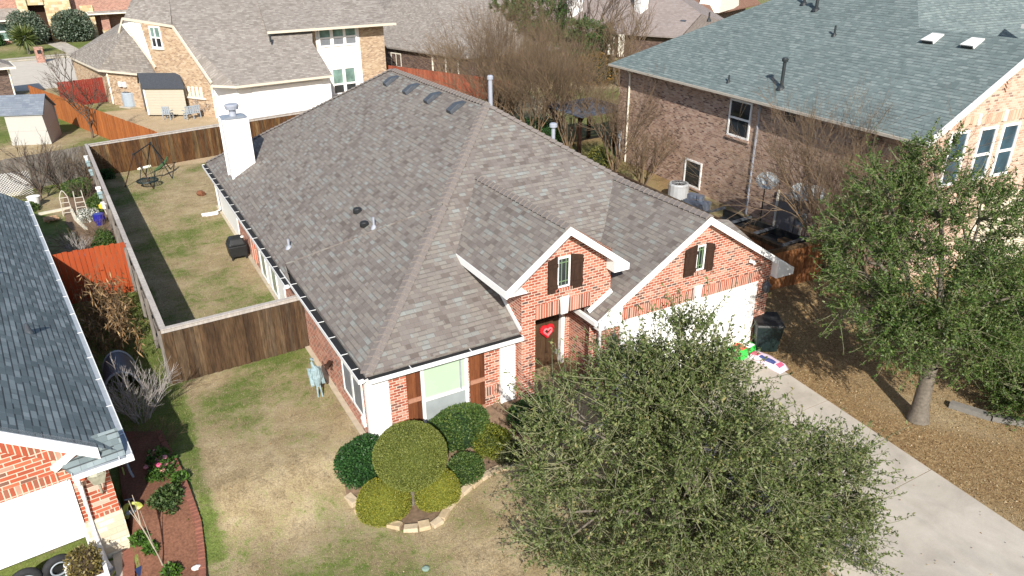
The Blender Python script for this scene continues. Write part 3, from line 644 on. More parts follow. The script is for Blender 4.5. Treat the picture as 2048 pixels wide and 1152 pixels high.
def lantern(x, y, z, parent, mat=None):
    m = MB(); m.obox((x, y+.06, z+.05), (.1, .06, .2)); m.hexa([(x-.07, y-.14, z-.14), (x+.07, y-.14, z-.14), (x+.07, y, z-.14), (x-.07, y, z-.14), (x-.1, y-.17, z+.12), (x+.1, y-.17, z+.12), (x+.1, y+.03, z+.12), (x-.1, y+.03, z+.12)])
    m.lathe([(.13, .12), (.05, .22), (.02, .3)], (x, y-.07, z), 8); return m.build('wall_lamp', mat or BLACKP, parent)
lantern(17.95, 15.04, 1.62, H, GREYMETD); lantern(11.8, 15.04, 1.35, H, GREYMETD)
m = MB(); m.obox((11.85, 15.07, .75), (.34, .05, .2)); m.build('house_number_plaque', OFFW, H, bevel=.02)

# ================================================================== LEFT NEIGHBOUR
LH = thing('brick_house', 'orange red brick house with slate blue roof and white garage door, at the left edge', 'house', (-1.35, 15.5, -.6), rad(6.3))
gz_t = 2.62; SL = .72; RX = -5.0
def LR(x): return gz_t+SL*(.4-x)
L = dict(local=True)
mb = MB(); mb.box(-.5, 0, 0, .3, 1.15, 2.75); mb.box(-.02, 0, .3, 20.5, 0, 2.6)
mb.poly([(-9, .0, 2.36), (-.5, .0, 2.36), (-.5, 0, 2.75), (-.45, 0, 3.05), (RX, 0, LR(RX)-.28), (-9, 0, LR(RX)-.28-.72*4)])
mb.box(-.72, -.5, .02, .3, 1.15, 2.36); mb.build('wall', BRICKL, LH, **L)
mb = MB(); mb.box(-6.5, -.9, -.012, .02, 2.36, 2.62); mb.box(-.5, 0, -.012, .02, 1.15, 1.25)
for (x0, x1) in ((-4.8, -.55),):
    mb.hexa([(x0, -.012, LR(x0)-.62), (x1, -.012, LR(x1)-.62), (x1, .01, LR(x1)-.62), (x0, .01, LR(x0)-.62), (x0, -.012, LR(x0)-.30), (x1, -.012, LR(x1)-.30), (x1, .01, LR(x1)-.30), (x0, .01, LR(x0)-.30)])
mb.build('rowlock_course', BRICKLS, LH, **L)
mb = MB(); mb.box(-.72, .03, -.05, .35, -.2, 1.15); mb.build('stone_pier', STONE, LH, **L)
mb = MB()
mb.slab([(.38, -.12, LR(.38)), (.38, 20.9, LR(.38)), (RX, 20.9, LR(RX)), (RX, -.12, LR(RX))], .12)
mb.slab([(RX, -.12, LR(RX)), (RX, 20.9, LR(RX)), (-10.5, 20.9, LR(.5)), (-10.5, -.12, LR(.5))], .12)
mb.slab([(.38, -.26, gz_t), (.38, .3, gz_t+.4), (-.1, .3, gz_t+.4), (-.85, .02, gz_t+.24), (-.62, -.26, gz_t)], .1)
mb.build('roof', ROOFL, LH, **L)
mb = MB(); x0, x1 = RX, -.08
mb.hexa([(x0, -.16, LR(x0)-.28), (x1, -.16, LR(x1)-.28), (x1, .06, LR(x1)-.28), (x0, .06, LR(x0)-.28), (x0, -.16, LR(x0)-.0), (x1, -.16, LR(x1)-.0), (x1, .06, LR(x1)-.0), (x0, .06, LR(x0)-.0)])
mb.beam((-.95, -.02, 2.72), (-.45, -.02, 3.02), .1, .14); mb.build('bargeboard', WHITE, LH, **L)
# gutters of the left house (same channel section, in local coordinates)
def lgutter(a, b, out):
    g = gutter(a, b, out, None, z=gz_t+.03, strip_mat=GREYMET, step=1.5)
    g.parent = LH
lgutter((.38, -.30), (.38, 20.9), (1, 0)); lgutter((-.66, -.27), (.5, -.27), (0, -1))
mb = MB(); mb.tube([(-.6, -.33, 2.55), (-.6, -.33, 2.4), (-.58, -.08, 2.2), (-.58, -.08, .35), (-.56, -.2, .1), (-.5, -.45, .03)], .055, 8); mb.build('downspout', WHITE, LH, **L)
DOORW = WHITE
mb = MB()
for i in range(3): mb.box(-6, -.76, .05, .1, .75+i*.52, .75+(i+1)*.52-.012)
gd = mb.build('garage_door', DOORW, LH, **L)
mb = MB()
for i in range(3):
    for j in range(6): mb.box(-6+j*.87+.1, -6+(j+1)*.87-.1, .042, .05, .75+i*.52+.1, .75+(i+1)*.52-.11)
mb.build('door_panel', DOORW, gd, **L)
mb = MB(); mb.box(-.78, -.72, -.02, .15, 0, 2.33); mb.box(-6, -.78, -.02, .12, 2.28, 2.355); mb.build('door_trim', WHITE, LH, **L)
mb = MB(); mb.hexa([(-.34, -.3, 2.18), (-.14, -.3, 2.18), (-.14, -.05, 2.18), (-.34, -.05, 2.18), (-.42, -.36, 2.45), (-.06, -.36, 2.45), (-.06, -.03, 2.45), (-.42, -.03, 2.45)]); mb.lathe([(.2, 0), (.05, .16)], (-.24, -.2, 2.45), 8); mb.tube([(-.24, -.2, 2.2), (-.24, -.12, 1.85), (-.24, -.02, 1.75)], .03, 6)
mb.build('wall_lamp', m_plain('verdigris_lamp', (.30, .29, .22), .5, .25, 14), LH, **L)
mb = MB(); mb.slab([(-6, .1, .02), (-.75, .1, .02), (-.75, 5, .02), (-6, 5, .02)], .1); mb.box(-6, -.75, 5, 5.1, 0, 2.4); mb.build('garage_floor', CONC, LH, **L)
m = MB()
for y in (3.5, 8.6): m.box(-3.2, -2.9, y-.02, y+.02, LR(-3.05), LR(-3.05)+.12); 
for x, y in ((-1.4, 9.3), (-.7, 5.6), (-1.8, 13)): m.lathe([(.12, -.04), (.08, .05), (.04, .25)], (x, y, LR(x)), 10)
m.build('vent_pipe', GREYMETD, LH, **L)

# ================================================================== RIGHT NEIGHBOUR (two storeys)
RH = thing('brick_house', 'two storey mauve brick house with broad teal grey roof, at the right', 'house', (25.75, 21, 0))
e0 = np.array((26.54, 35.56, 5.46)); e1 = np.array((25.05, 15.05, 5.46)); SR = .60
ed = nrm(e1-e0); up_ = np.array((-ed[1], ed[0], 0)); up_ = up_ if up_[0] > 0 else -up_
def RP(p, along):  # point on the west slope: along = distance up the horizontal run from the eave
    return tuple(np.array(p)+up_*along+np.array((0, 0, SR*along)))
mb = MB()
top0 = RP(e0+ed*5.8, 5.8)
v1 = RP(e0+ed*15.4, 5.15); v0 = RP(e0+ed*11.3, 9.3); kz = lambda y: v1[2]+.6*(y-v1[1])
mb.slab([tuple(e0), tuple(e1), RP(e1, 5.15), v1, v0, RP(e0+ed*9.3, 9.3)], .14)
mb.slab([tuple(e0), RP(e0+ed*9.3, 9.3), (46, 26, 5.46+SR*9.3), (50, 38, 5.4)], .14)                               # north hip
mb.slab([v1, (31.4, 16.2, kz(16.2)), (52, 16.2, kz(16.2)), (52, v0[1], kz(v0[1])), v0], .14)                         # higher south facing plane
mb.slab([(31.9, 16.5, 8.9), (31.7, 13.9, 8.9), (34.6, 13.9, 10.3), (34.6, 16.5, 10.3)], .14)
gp = RP(e1, 5.15)
mb.slab([gp, (36, 14.3, 5.3), (36, 20, 5.3), v1], .12)
RRF = mb.build('roof', ROOFR, RH)
mb = MB()
wN = np.array((26.98, 35.1)); wS = np.array((25.7, 15.4))
wall_q(mb, wN, wS, -.1, 5.36); wall_q(mb, (38, 36), wN, -.1, 5.36); mb.build('wall', BRICKP, RH)
mb = MB(); mb.poly([(25.7, 15.4, -.3), (36, 14.73, -.3), (36, 14.73, 5.3), (30.25, 15.1, 8.35), (25.7, 15.4, 5.62)]); mb.build('front_wall', BRICKPF, RH)
mb = MB(); mb.poly([(29.2, 14.9, -.4), (36, 14.5, -.4), (36, 14.5, 2.8), (29.2, 14.9, 2.8)]); mb.poly([(29.2, 15.2, -.4), (29.2, 14.9, -.4), (29.2, 14.9, 2.8), (29.2, 15.2, 2.8)]); mb.build('stone_facing', STONE, RH)
mb = MB()
for (a, b) in (((25.03, 15.03, 5.38), (gp[0], gp[1]-.02, gp[2]-.08)), ((gp[0], gp[1]-.02, gp[2]-.08), (36, 14.3, 5.25))): mb.beam(a, b, .1, .2)
mb.beam((31.88, 16.5, 8.82), (31.68, 13.9, 8.82), .1, .16); mb.build('bargeboard', OFFW, RH)
mb = MB(); a = e0+np.array((-.06, 0, -.06)); b = e1+np.array((-.06, 0, -.06)); mb.beam(a, b, .1, .1)
k = mb.build('gutter', m_plain('tan_gutter', (.42, .38, .32), .5, .1), RH)
mb = MB(); mb.poly([tuple(e0+(0, 0, -.1)), tuple(e1+(0, 0, -.1)), (25.72, 15.4, 5.36), (27.0, 35.1, 5.36)]); mb.build('soffit', CREAM, RH)
wd_ = nrm((*(wS-wN), 0)); wo_ = np.array((wd_[1], -wd_[0], 0)); wo_ = wo_ if wo_[0] < 0 else -wo_
def wpt(y): t = (y-wN[1])/(wS[1]-wN[1]); return (wN[0]+(wS[0]-wN[0])*t, y, 0)
window(RH, wpt(25.64), wd_, 1.38, 3.42, 5.15, GLASS, wo_, fw_=.09, rails=(4.3,), sill=BRICKP, prj=.05)
window(RH, wpt(28.52), wd_, 1.26, .18, 1.58, GLASS, wo_, fw_=.09, sill=BRICKP, prj=.05)
window(RH, wpt(22.28), wd_, .7, 4.72, 5.3, GLASS, wo_, fw_=.04, frame=BRICKP)
mb = MB(); x, y, _ = wpt(21.6); mb.hexa([(x-.06, 21.75, -.2), (x-.06-.07, 20.5, -.2), (x, 20.5, -.2), (x+.04, 21.75, -.2), (x-.06, 21.75, 1.65), (x-.06-.07, 20.5, 1.65), (x, 20.5, 1.65), (x+.04, 21.75, 1.65)]); mb.build('side_door', m_plain('grey_door_paint', (.20, .185, .185), .5, .06), RH)
mb = MB(); x, y, _ = wpt(21.85); mb.beam((x-.05, 21.86, -.2), (x-.05, 21.86, 1.72), .1, .1); mb.build('door_frame', CREAM, RH)
def rdown(y, z1, mat):
    m = MB(); x = wpt(y)[0]-.06; m.tube([(x-.3, y, z1+.02), (x, y, z1-.3), (x, y, -.05)], .055, 8); return m.build('downspout', mat, RH)
rdown(23.7, 5.36, PIPEW); rdown(34.0, 5.36, CREAM)
m = MB(); x = wpt(34.6)[0]-.05; m.tube([(x, 34.65, -.1), (x, 34.65, 1.5)], .05, 6); m.obox((x-.03, 34.65, 1.5), (.12, .2, .4)); m.build('conduit', GREYMET, RH)
fa = np.array((25.7, 15.4, 0)); fd_ = nrm((10.3, -.67, 0)); fo_ = (fd_[1]*1., -fd_[0], 0)
for u in (1.25, 2.87, 4.2):
    w = .9; window(RH, fa+fd_*(u-.05), fd_, w, 3.5, 5.55, BLUEGL, fo_, fw_=.1, rails=(4.5,), prj=.06)
mb = MB()
for u in (.95, 2.5, 4.0, 5.3): 
    c = fa+fd_*u; mb.obox((c[0], c[1]-.03, 5.9), (.18, .1, .42), -.07)
mb.build('keystone', CREAM, RH)
mb = MB(); c = fa+fd_*2.05; c2 = fa+fd_*3.6
mb.hexa([tuple(fa+fd_*.2+np.array((0, -.015, 5.68))), tuple(fa+fd_*5.8+np.array((0, -.015, 5.68))), tuple(fa+fd_*5.8+np.array((0, .02, 5.68))), tuple(fa+fd_*.2+np.array((0, .02, 5.68))),
         tuple(fa+fd_*.6+np.array((0, -.015, 6.05))), tuple(fa+fd_*5.8+np.array((0, -.015, 6.05))), tuple(fa+fd_*5.8+np.array((0, .02, 6.05))), tuple(fa+fd_*.6+np.array((0, .02, 6.05)))])
mb.build('soldier_course', m_brick('peach_soldier_brick', [(0, (.46, .27, .18)), (.5, (.55, .38, .28)), (.8, (.40, .24, .17))], (.58, .44, .34), bw=.095, bh=.9, offset=0), RH)
mb = MB(); c = fa+fd_*3.7+np.array((0, -.02, 7.1))
for i in range(4):
    for sx in (-1, 1): mb.obox((c[0]+sx*.09, c[1], c[2]-.22+i*.14), (.22, .05, .05), -.07, tilt=(0, -sx*.8))
mb.build('brick_ornament', BRICKPF, RH)
def rp2(x, y):  # z on the west slope
    d = np.array((x, y, 0))-np.array((e0[0], e0[1], 0)); return 5.46+SR*float(d @ up_)
for x, y, h, r, cap in ((26.53, 22.99, 1.22, .075, .13), (26.44, 26.05, .33, .04, 0), (29.83, 23.3, .42, .045, 0), (31.81, 26.91, .7, .07, 0), (31.43, 25.82, .75, .08, .12), (30.37, 31.9, .4, .045, 0)):
    m = MB(); z = rp2(x, y); m.tube([(x, y, z-.1), (x, y, z+h)], r, 10); m.lathe([(r*3, -.08), (r*2.2, .03), (r*1.2, .1)], (x, y, z), 12)
    if cap: m.lathe([(cap, -.1), (cap*1.1, 0), (cap*.8, .06)], (x, y, z+h), 12)
    m.build('vent_pipe', BLKPIPE, RRF)
for x, y in ((29.95, 18.75), (29.83, 17.05)):
    z = rp2(x, y); u = nrm(up_+np.array((0, 0, SR))); n = nrm(np.cross(ed, u)); n = n if n[2] > 0 else -n; c = np.array((x, y, z)); a_ = ed
    q = lambda i, j, h: tuple(c+u*i+a_*j+n*h)
    m = MB(); m.hexa([q(-.28, -.26, .0), q(.34, -.26, 0), q(.34, .26, 0), q(-.28, .26, 0), q(-.3, -.28, .16), q(.34, -.26, .05), q(.34, .26, .05), q(-.3, .28, .16)]); v = m.build('roof_vent', OFFW, RRF)
    m = MB(); m.poly([q(-.305, -.24, .02), q(-.315, .24, .02), q(-.315, .24, .12), q(-.315, -.24, .12)]); m.build('vent_screen', BLACKP, v)

# ================================================================== TAN HOUSE BEHIND
TH = thing('brick_house', 'tan brick two storey house with white gable siding behind the back fence', 'house', (8.2, 59.4, 0))
mb = MB()
mb.poly([(8.2, 59.4, -.2), (1.7, 69, -.2), (1.7, 69, 2.7), (4.2, 65.3, 6.35), (4.35, 65.09, 6.5), (6.4, 62.05, 6.3), (8.2, 59.4, 2.55)])
mb.poly([(1.7, 69, -.2), (-.5, 79.4, -.2), (-.5, 79.4, 2.7), (1.7, 69, 2.7)])
mb.poly([(20.9, 63.03, -.2), (23.2, 63.33, -.2), (23.2, 63.33, 5.7), (20.9, 63.03, 5.7)])
mb.poly([(14.5, 62.2, 3.5), (17.1, 62.55, 3.5), (17.1, 62.55, 5.8), (14.0, 62.2, 5.8)]); mb.poly([(23.2, 63.33, -.2), (22.6, 72, -.2), (22.6, 72, 5.7), (23.2, 63.33, 5.7)])
mb.build('wall', BRICKT, TH)
mb = MB(); mb.poly([(17.1, 62.53, 0), (20.9, 63.0, 0), (20.9, 63.0, 5.75), (17.1, 62.53, 5.75)])
mb.poly([(4.88, 64.27, 3.55), (3.4, 66.45, 6.3), (4.0, 65.55, 6.5), (4.6, 64.68, 6.45)]); mb.build('siding_panel', m_siding('white_siding_far', (.8, .79, .76), .25), TH)
mb = MB(); mb.poly([(8.2, 59.4, -.2), (9.5, 57.4, -.2), (9.5, 57.4, 2.55), (8.2, 59.4, 2.55)]); mb.poly([(9.5, 57.4, -.2), (16.7, 58.35, -.2), (16.7, 58.35, 2.55), (9.5, 57.4, 2.55)]); mb.poly([(16.7, 58.35, -.2), (16.7, 62.5, -.2), (16.7, 62.5, 2.55), (16.7, 58.35, 2.55)]); gw = mb.build('garage_wall', WHITE, TH)
mb = MB(); mb.hexa([(10.6, 57.48, 0), (16.0, 58.19, 0), (16.0, 58.24, 0), (10.6, 57.53, 0), (10.6, 57.48, 2.2), (16.0, 58.19, 2.2), (16.0, 58.24, 2.2), (10.6, 57.53, 2.2)]); mb.build('garage_door', WHITE, TH)
mb = MB()
mb.slab([(7.9, 58.0, 2.62), (9.4, 56.76, 2.6), (16.75, 57.73, 2.6), (16.31, 60.74, 4.71), (17.2, 62.55, 5.8), (13.3, 62.06, 5.89), (16.5, 66, 8.2), (5.56, 64.21, 8.07), (6.51, 61.89, 6.39)][:3]+[(16.31, 60.74, 4.71), (16.9, 62.5, 5.85), (17.6, 69.5, 10.1), (7.2, 68.5, 10.2), (6.51, 61.89, 6.39)], .16)
mb.slab([(13.0, 61.0, 5.72), (23.9, 62.4, 5.65), (23.2, 72, 10.2), (14, 70.5, 10.4)], .16)
mb.slab([(3.7, 66.6, 6.75), (6.45, 61.7, 6.45), (7.6, 68.8, 10.2), (6.4, 72, 10.2)], .16)
mb.slab([(1.2, 69.4, 2.75), (5.4, 71.0, 2.75), (5.0, 64.3, 3.75), (5.2, 63.9, 3.7)][:1]+[(4.95, 63.9, 2.72), (3.85, 65.85, 6.1)], .14)
mb.slab([(-.75, 79.6, 2.75), (1.2, 69.4, 2.75), (3.85, 65.85, 6.1), (4.5, 72, 6.4)], .14)
TR = mb.build('roof', ROOFT, TH)
mb = MB(); mb.beam((9.35, 56.72, 2.52), (16.8, 57.7, 2.52), .12, .16); mb.beam((7.9, 58.0, 2.55), (9.4, 56.74, 2.52), .12, .16); mb.beam((7.95, 57.9, 2.75), (6.5, 61.8, 6.33), .12, .18); mb.beam((6.5, 61.7, 6.38), (3.6, 66.6, 6.68), .12, .18); mb.beam((3.6, 66.6, 6.65), (3.2, 67.4, 5.6), .12, .18)
mb.beam((13.0, 60.95, 5.62), (24, 62.35, 5.55), .12, .18); mb.beam((4.95, 63.85, 2.66), (1.2, 69.3, 2.68), .1, .14); mb.beam((1.2, 69.3, 2.68), (-.75, 79.6, 2.68), .1, .14); mb.beam((4.98, 64.0, 3.3), (3.7, 66.0, 6.1), .1, .16)
mb.build('gutter', m_plain('tan_fascia', (.58, .52, .42), .6, .06), TH)
w3d = nrm((1, .13, 0)); w3o = nrm((.13, -1, 0))
for x in (17.35, 18.5, 19.6): 
    t = (x-17.1)/3.8; window(TH, (x, 62.53+.47*t, 0), w3d, 1.02, 4.05, 5.6, [GSCREEN, GLASSG], w3o, rails=(4.75,), fw_=.14, prj=.08)
for x in (18.15, 19.25): 
    t = (x-17.1)/3.8; window(TH, (x, 62.53+.47*t, 0), w3d, 1.0, .15, 2.35, [GLASS, GLASSG], w3o, rails=(1.0,), fw_=.14, prj=.08)
window(TH, (15.2, 62.26, 0), w3d, .7, 4.6, 5.4, GLASS, w3o, fw_=.1)
w1d = nrm((6.5, -9.6, 0)); w1o = nrm((-9.6, -6.5, 0))
window(TH, (5.12, 63.93, 0), w1d, 1.05, 4.75, 6.3, [GLASS, GLASSG], w1o, rails=(5.5,), mull=(.47,), fw_=.1, sill=CREAM, prj=.06)
mb = MB()
for i in range(5):
    c = np.array((6.55, 61.84, 1.75))+w1d*i*.42+w1o*.03; mb.obox(tuple(c), (.2, .1, .75), math.atan2(w1d[1], w1d[0]))
mb.obox(tuple(np.array((6.55, 61.84, 1.3))+w1d*.9+w1o*.05), (2.3, .16, .12), math.atan2(w1d[1], w1d[0])); mb.build('blind_niche', CREAM, TH)
m = MB()
for u in (.0, .5): m.obox(tuple(np.array((2.55, 67.75, 1.75))+w1d*u+w1o*.1), (.3, .15, .4), math.atan2(w1d[1], w1d[0]))
m.build('meter_box', OFFW, TH)
m = MB(); m.tube([(1.75, 68.85, 2.5), (1.72, 68.8, .1)], .07, 6); m.tube([(8.1, 59.3, 2.4), (8.1, 59.3, 0)], .07, 6); m.build('downspout', CREAM, TH)
m = MB(); m.tube([(6.0, 66.5, 8.8), (6.0, 66.5, 9.6)], .08, 8); m.tube([(13.0, 60.2, 5.0), (13.0, 60.2, 5.6)], .08, 8); m.build('vent_pipe', BLKPIPE, TR)

# ================================================================== FARTHER HOUSES
BH = thing('brick_house', 'dark brown brick house with wide weathered roof behind the red fence', 'house', (28, 68, 0))
mb = MB(); bu = np.array((.957, .29, 0)); b0_ = np.array((26.19, 73.22, 2.5)); b1_ = np.array((29.83, 61.24, 2.5)); b2_ = np.array((33.5, 61.5, 2.5))
mb.slab([tuple(b0_-(b1_-b0_)*.2), tuple(b1_), (36.6, 65.2, 6.9), (33, 80, 9.2), (30.5, 84, 7.2)], .15); mb.slab([tuple(b1_), tuple(b2_), (41, 62.0, 2.5), (36.6, 65.2, 6.9)], .15); mb.slab([(36.6, 65.2, 6.9), (41, 62, 2.5), (48, 78, 2.6), (33, 80, 9.2)], .15)
BRF = mb.build('roof', ROOFT, BH)
mb = MB(); A2 = b0_+bu*.4; B2 = b1_+bu*.4; wall_q(mb, A2[:2], B2[:2], -.2, 2.45); wall_q(mb, B2[:2], (33.4, 62.1), -.2, 2.45); mb.build('wall', BRICKB, BH)
bd = nrm(b1_-b0_); bo = -bu
window(BH, (27.02, 72.0, 0), bd, 1.5, .6, 1.95, GLASSG, bo, frame=CREAM, mull=(.75,), fw_=.1, prj=.06)
mb = MB()
for y in (66, 64.2, 62.6): mb.obox((28.75+(66-y)*.3, y, 1.1), (.12, .12, 2.4))
mb.build('porch_post', CREAM, BH)
m = MB()
for x, y, z in ((31.0, 74.0, 5.2), (32.6, 70.0, 5.6), (33.4, 75.5, 7.4)): m.obox((x, y, z+.1), (.5, .5, .25), .3)
m.build('roof_vent', GREYMETD, BRF)

FH = thing('brick_house', 'pink red brick house with tan stone entry, across the street at top left', 'house', (-3, 122, 0))
mb = MB(); mb.poly([(-12, 120.3, 0), (-5.2, 121.0, 0), (-5.2, 121, 7.5), (-12, 120.3, 7.5)]); mb.poly([(-1.2, 121.3, 3.4), (14, 122.9, 3.4), (14, 122.9, 7.5), (-1.2, 121.3, 7.5)]); mb.poly([(2.6, 124, 0), (14, 125.2, 0), (14, 125.2, 3.4), (2.6, 124, 3.4)]); mb.box(3.9, 4.9, 122.4, 123.3, 0, 3.1); mb.build('wall', BRICKF, FH)
mb = MB(); mb.box(-5.4, -4.3, 119.6, 121.5, 0, 6.5); mb.box(-2.4, .6, 120.1, 121.8, 0, 6.5); mb.box(-4.3, -2.4, 119.9, 121.6, 4.6, 6.5); mb.box(.6, 3.2, 121.6, 123.4, 0, 4.2); mb.box(3.8, 5.0, 122.3, 123.4, 0, .9); mb.build('stone_entry', STONEF, FH)
mb = MB(); mb.box(-4.3, -2.4, 121.2, 121.4, 0, 4.6); mb.build('front_door', SHUT, FH)
mb = MB(); mb.slab([(2.4, 121.3, 3.15), (14.3, 122.6, 3.15), (14.3, 124.6, 4.5), (2.0, 123.3, 4.5)], .15); mb.slab([(-13, 118.7, 3.0), (-5.5, 119.5, 3.0), (-5.5, 121, 4.3), (-13, 120.2, 4.3)], .15); mb.slab([(-14, 119.5, 7.4), (15, 122.2, 7.4), (15, 130, 12), (-14, 128, 12)], .15); mb.build('roof', ROOFT, FH)
mb = MB(); mb.beam((2.4, 121.25, 3.05), (14.3, 122.55, 3.05), .1, .18); mb.beam((-13, 118.65, 2.9), (-5.5, 119.45, 2.9), .1, .18); mb.beam((2.4, 121.3, 3.05), (2.0, 123.3, 4.4), .1, .18); mb.build('gutter', CREAM, FH)
window(FH, (7.2, 124.45, 0), nrm((1, .11, 0)), 2.7, .6, 2.8, GLASSG, nrm((.11, -1, 0)), rails=(1.6,), mull=(.8, 1.9), fw_=.16, prj=.1)
window(FH, (-11.2, 120.35, 0), nrm((1, .1, 0)), 2.0, .4, 2.6, GLASSG, nrm((.1, -1, 0)), rails=(1.5,), fw_=.16, prj=.1); window(FH, (-8.2, 120.66, 0), nrm((1, .1, 0)), 2.0, .4, 2.6, GLASSG, nrm((.1, -1, 0)), rails=(1.5,), fw_=.16, prj=.1)
mb = MB(); mb.hexa([(13.0, 121.2, 3.9), (17, 121.6, 3.9), (17, 123, 3.9), (13.0, 123, 3.9), (12.4, 121.2, 6.5), (17, 121.6, 6.5), (17, 123, 6.5), (12.4, 123, 6.5)]); dm = mb.build('dormer', WHITE, FH)
window(FH, (13.3, 121.2, 0), nrm((1, .1, 0)), 1.9, 4.6, 6.4, GLASS, nrm((.1, -1, 0)), fw_=.16, prj=.1)

GH = thing('brick_house', 'corner of a dark house with grey hipped roof above the white shed', 'house', (-7, 80, 0))
mb = MB(); mb.poly([(-12, 76.3, 0), (-5.4, 76.8, 0), (-5.4, 76.8, 2.6), (-12, 76.3, 2.6)]); mb.poly([(-5.4, 76.8, 0), (-6.0, 80, 0), (-6.0, 80, 2.6), (-5.4, 76.8, 2.6)]); mb.build('wall', BRICKB, GH)
mb = MB(); mb.slab([(-13, 75.6, 2.6), (-4.8, 76.2, 2.6), (-8, 78.4, 3.7), (-13, 78.4, 3.7)], .14); mb.slab([(-4.8, 76.2, 2.6), (-5.4, 80.4, 2.6), (-8, 78.4, 3.7)], .14); mb.build('roof', ROOFT, GH)
mb = MB(); mb.beam((-4.75, 76.15, 2.5), (-5.35, 80.4, 2.5), .12, .16); mb.beam((-13, 75.55, 2.5), (-4.7, 76.15, 2.5), .12, .16); mb.tube([(-5.3, 76.7, 2.4), (-5.35, 76.75, 0)], .07, 6); mb.build('gutter', CREAM, GH)

CHs = thing('house', 'pinkish grey roofed house with white chimney beyond the bare trees', 'house', (50, 66, 0))
mb = MB(); mb.slab([(45.5, 80.4, 2.6), (55.0, 61.7, 2.6), (58.8, 63.0, 4.6), (59.4, 70.2, 7.0), (52, 84, 6.6)], .15); mb.slab([(55.0, 61.7, 2.6), (68, 67, 2.6), (64, 72, 6.0), (59.4, 70.2, 7.0), (58.8, 63.0, 4.6)], .15); CR = mb.build('roof', m_shingle('pale_mauve_shingle', [(0, (.20, .165, .15)), (1, (.28, .24, .225))], row=.2, w=.4, edge_shade=.2), CHs)
mb = MB(); wall_q(mb, (46.2, 80.4), (55.2, 62.6), 0, 2.6); wall_q(mb, (55.2, 62.6), (67, 67.4), 0, 2.6); mb.build('wall', BRICKB, CHs)
mb = MB(); mb.box(55.1, 56.1, 68.6, 69.8, 3, 8.5); mb.box(50.2, 51.9, 75.2, 76.4, 3, 8.5); mb.build('chimney', WHITE, CHs)
mb = MB()
for x, y in ((51.3, 68.6), (51.9, 67.6)): mb.obox((x, y, 1.35), (.55, .5, 2.3), .5)
mb.build('porch_post', CREAM, CHs)
mb = MB(); mb.obox((56.8, 63.75, 3.92), (.3, 1.0, .12), .45, tilt=(0, -.46)); mb.build('skylight', GREYMETD, CR)
RD = thing('house', 'house with russet brown roof and cream gable at the top edge', 'house', (76, 90, 0))
mb = MB(); mb.slab([(62, 84, 3), (71.3, 75, 3), (82, 86, 9), (70, 100, 9)], .15); mb.slab([(71.3, 75, 3), (90, 84, 3), (82, 86, 9)], .15); mb.build('roof', m_shingle('russet_shingle', [(0, (.16, .085, .06)), (1, (.23, .135, .10))], row=.2, w=.4, edge_shade=.2), RD)
mb = MB(); wall_q(mb, (71.6, 76), (88, 85), 0, 3.0); wall_q(mb, (63, 84.6), (71.6, 76), 0, 3.0); mb.build('wall', BRICKB, RD)
mb = MB(); mb.hexa([(73.5, 75.5, 3.1), (82, 80.5, 3.1), (80, 83, 3.1), (72, 78, 3.1), (74.5, 76.2, 6.5), (81, 80, 6.5), (79, 82.5, 6.5), (73, 78, 6.5)]); mb.build('gable', CREAM, RD)

# ================================================================== FENCES
def fence(name, label, a, b, h, mats, parent_cat='fence', pick=.14, cap=None, rails=None, z=None, both=False, top=0., post=None, thick=.02, group=None, face=1, boardon=False):
    a = np.array(a, float); b = np.array(b, float); d = b-a; Ln = np.linalg.norm(d); d /= Ln; nrm2 = np.array((-d[1], d[0]))*face; rz = math.atan2(d[1], d[0])
    t = thing(name, label, 'fence', (a[0], a[1], 0), 0, group); m = MB(); n = int(Ln/pick)
    for i in range(n):
        u = (i+.5)*Ln/n; c = a+d*u; zz = gzf(*c) if z is None else z
        jit = random.uniform(-.012, .012); k = (.022 if (boardon and i % 2) else 0)
        w = Ln/n-.011+(.03 if boardon and i % 2 == 0 else 0); hh = h+(random.uniform(-.02, .02) if cap is None else -.03)
        c2 = c+nrm2*(k+jit*.4); m.obox((c2[0], c2[1], zz+hh/2-.02), (w, thick, hh), rz+random.uniform(-.006, .006))
    m.build('boards', mats[0], t)
    if rails:
        m = MB()
        for rz_ in rails:
            p, q = a-nrm2*.05, b-nrm2*.05; m.beam((*p, (gzf(*a) if z is None else z)+rz_), (*q, (gzf(*b) if z is None else z)+rz_), .045, .09)
        m.build('rail', mats[1], t)
        m = MB(); k = max(2, int(Ln/2.4)+1)
        for i in range(k):
            c = a+d*(Ln*i/(k-1))-nrm2*.12; zz = gzf(*c) if z is None else z; m.obox((c[0], c[1], zz+h/2-.05), (.09, .09, h-.04), rz)
        m.build('post', mats[1], t)
    if cap:
        m = MB(); za = (gzf(*a) if z is None else z)+h; zb = (gzf(*b) if z is None else z)+h; segs = max(1, int(Ln/3.6))
        for i in range(segs):
            p = a+d*(Ln*i/segs+.002); q = a+d*(Ln*(i+1)/segs-.002); m.beam((*p, za+(zb-za)*i/segs), (*q, za+(zb-za)*(i+1)/segs), cap, .035)
            p2, q2 = p+nrm2*.035, q+nrm2*.035; m.beam((*p2, za-.075), (*q2, zb-.075), .022, .11)
        m.build('cap_rail', mats[2], t)
    return t
FBROWN = m_boards('brown_stained_fence', [(0, (.048, .028, .016)), (.35, (.068, .040, .021)), (.6, (.085, .052, .028)), (.85, (.058, .040, .026)), (1, (.11, .07, .038))], streak=.9)
FBACK = m_boards('rust_brown_fence', [(0, (.062, .032, .015)), (.35, (.085, .040, .016)), (.6, (.125, .062, .022)), (.8, (.06, .04, .024)), (1, (.15, .092, .04))], streak=.95)
FCAP = m_boards('silvered_cap', [(0, (.33, .295, .27)), (1, (.42, .385, .35))], streak=.4)
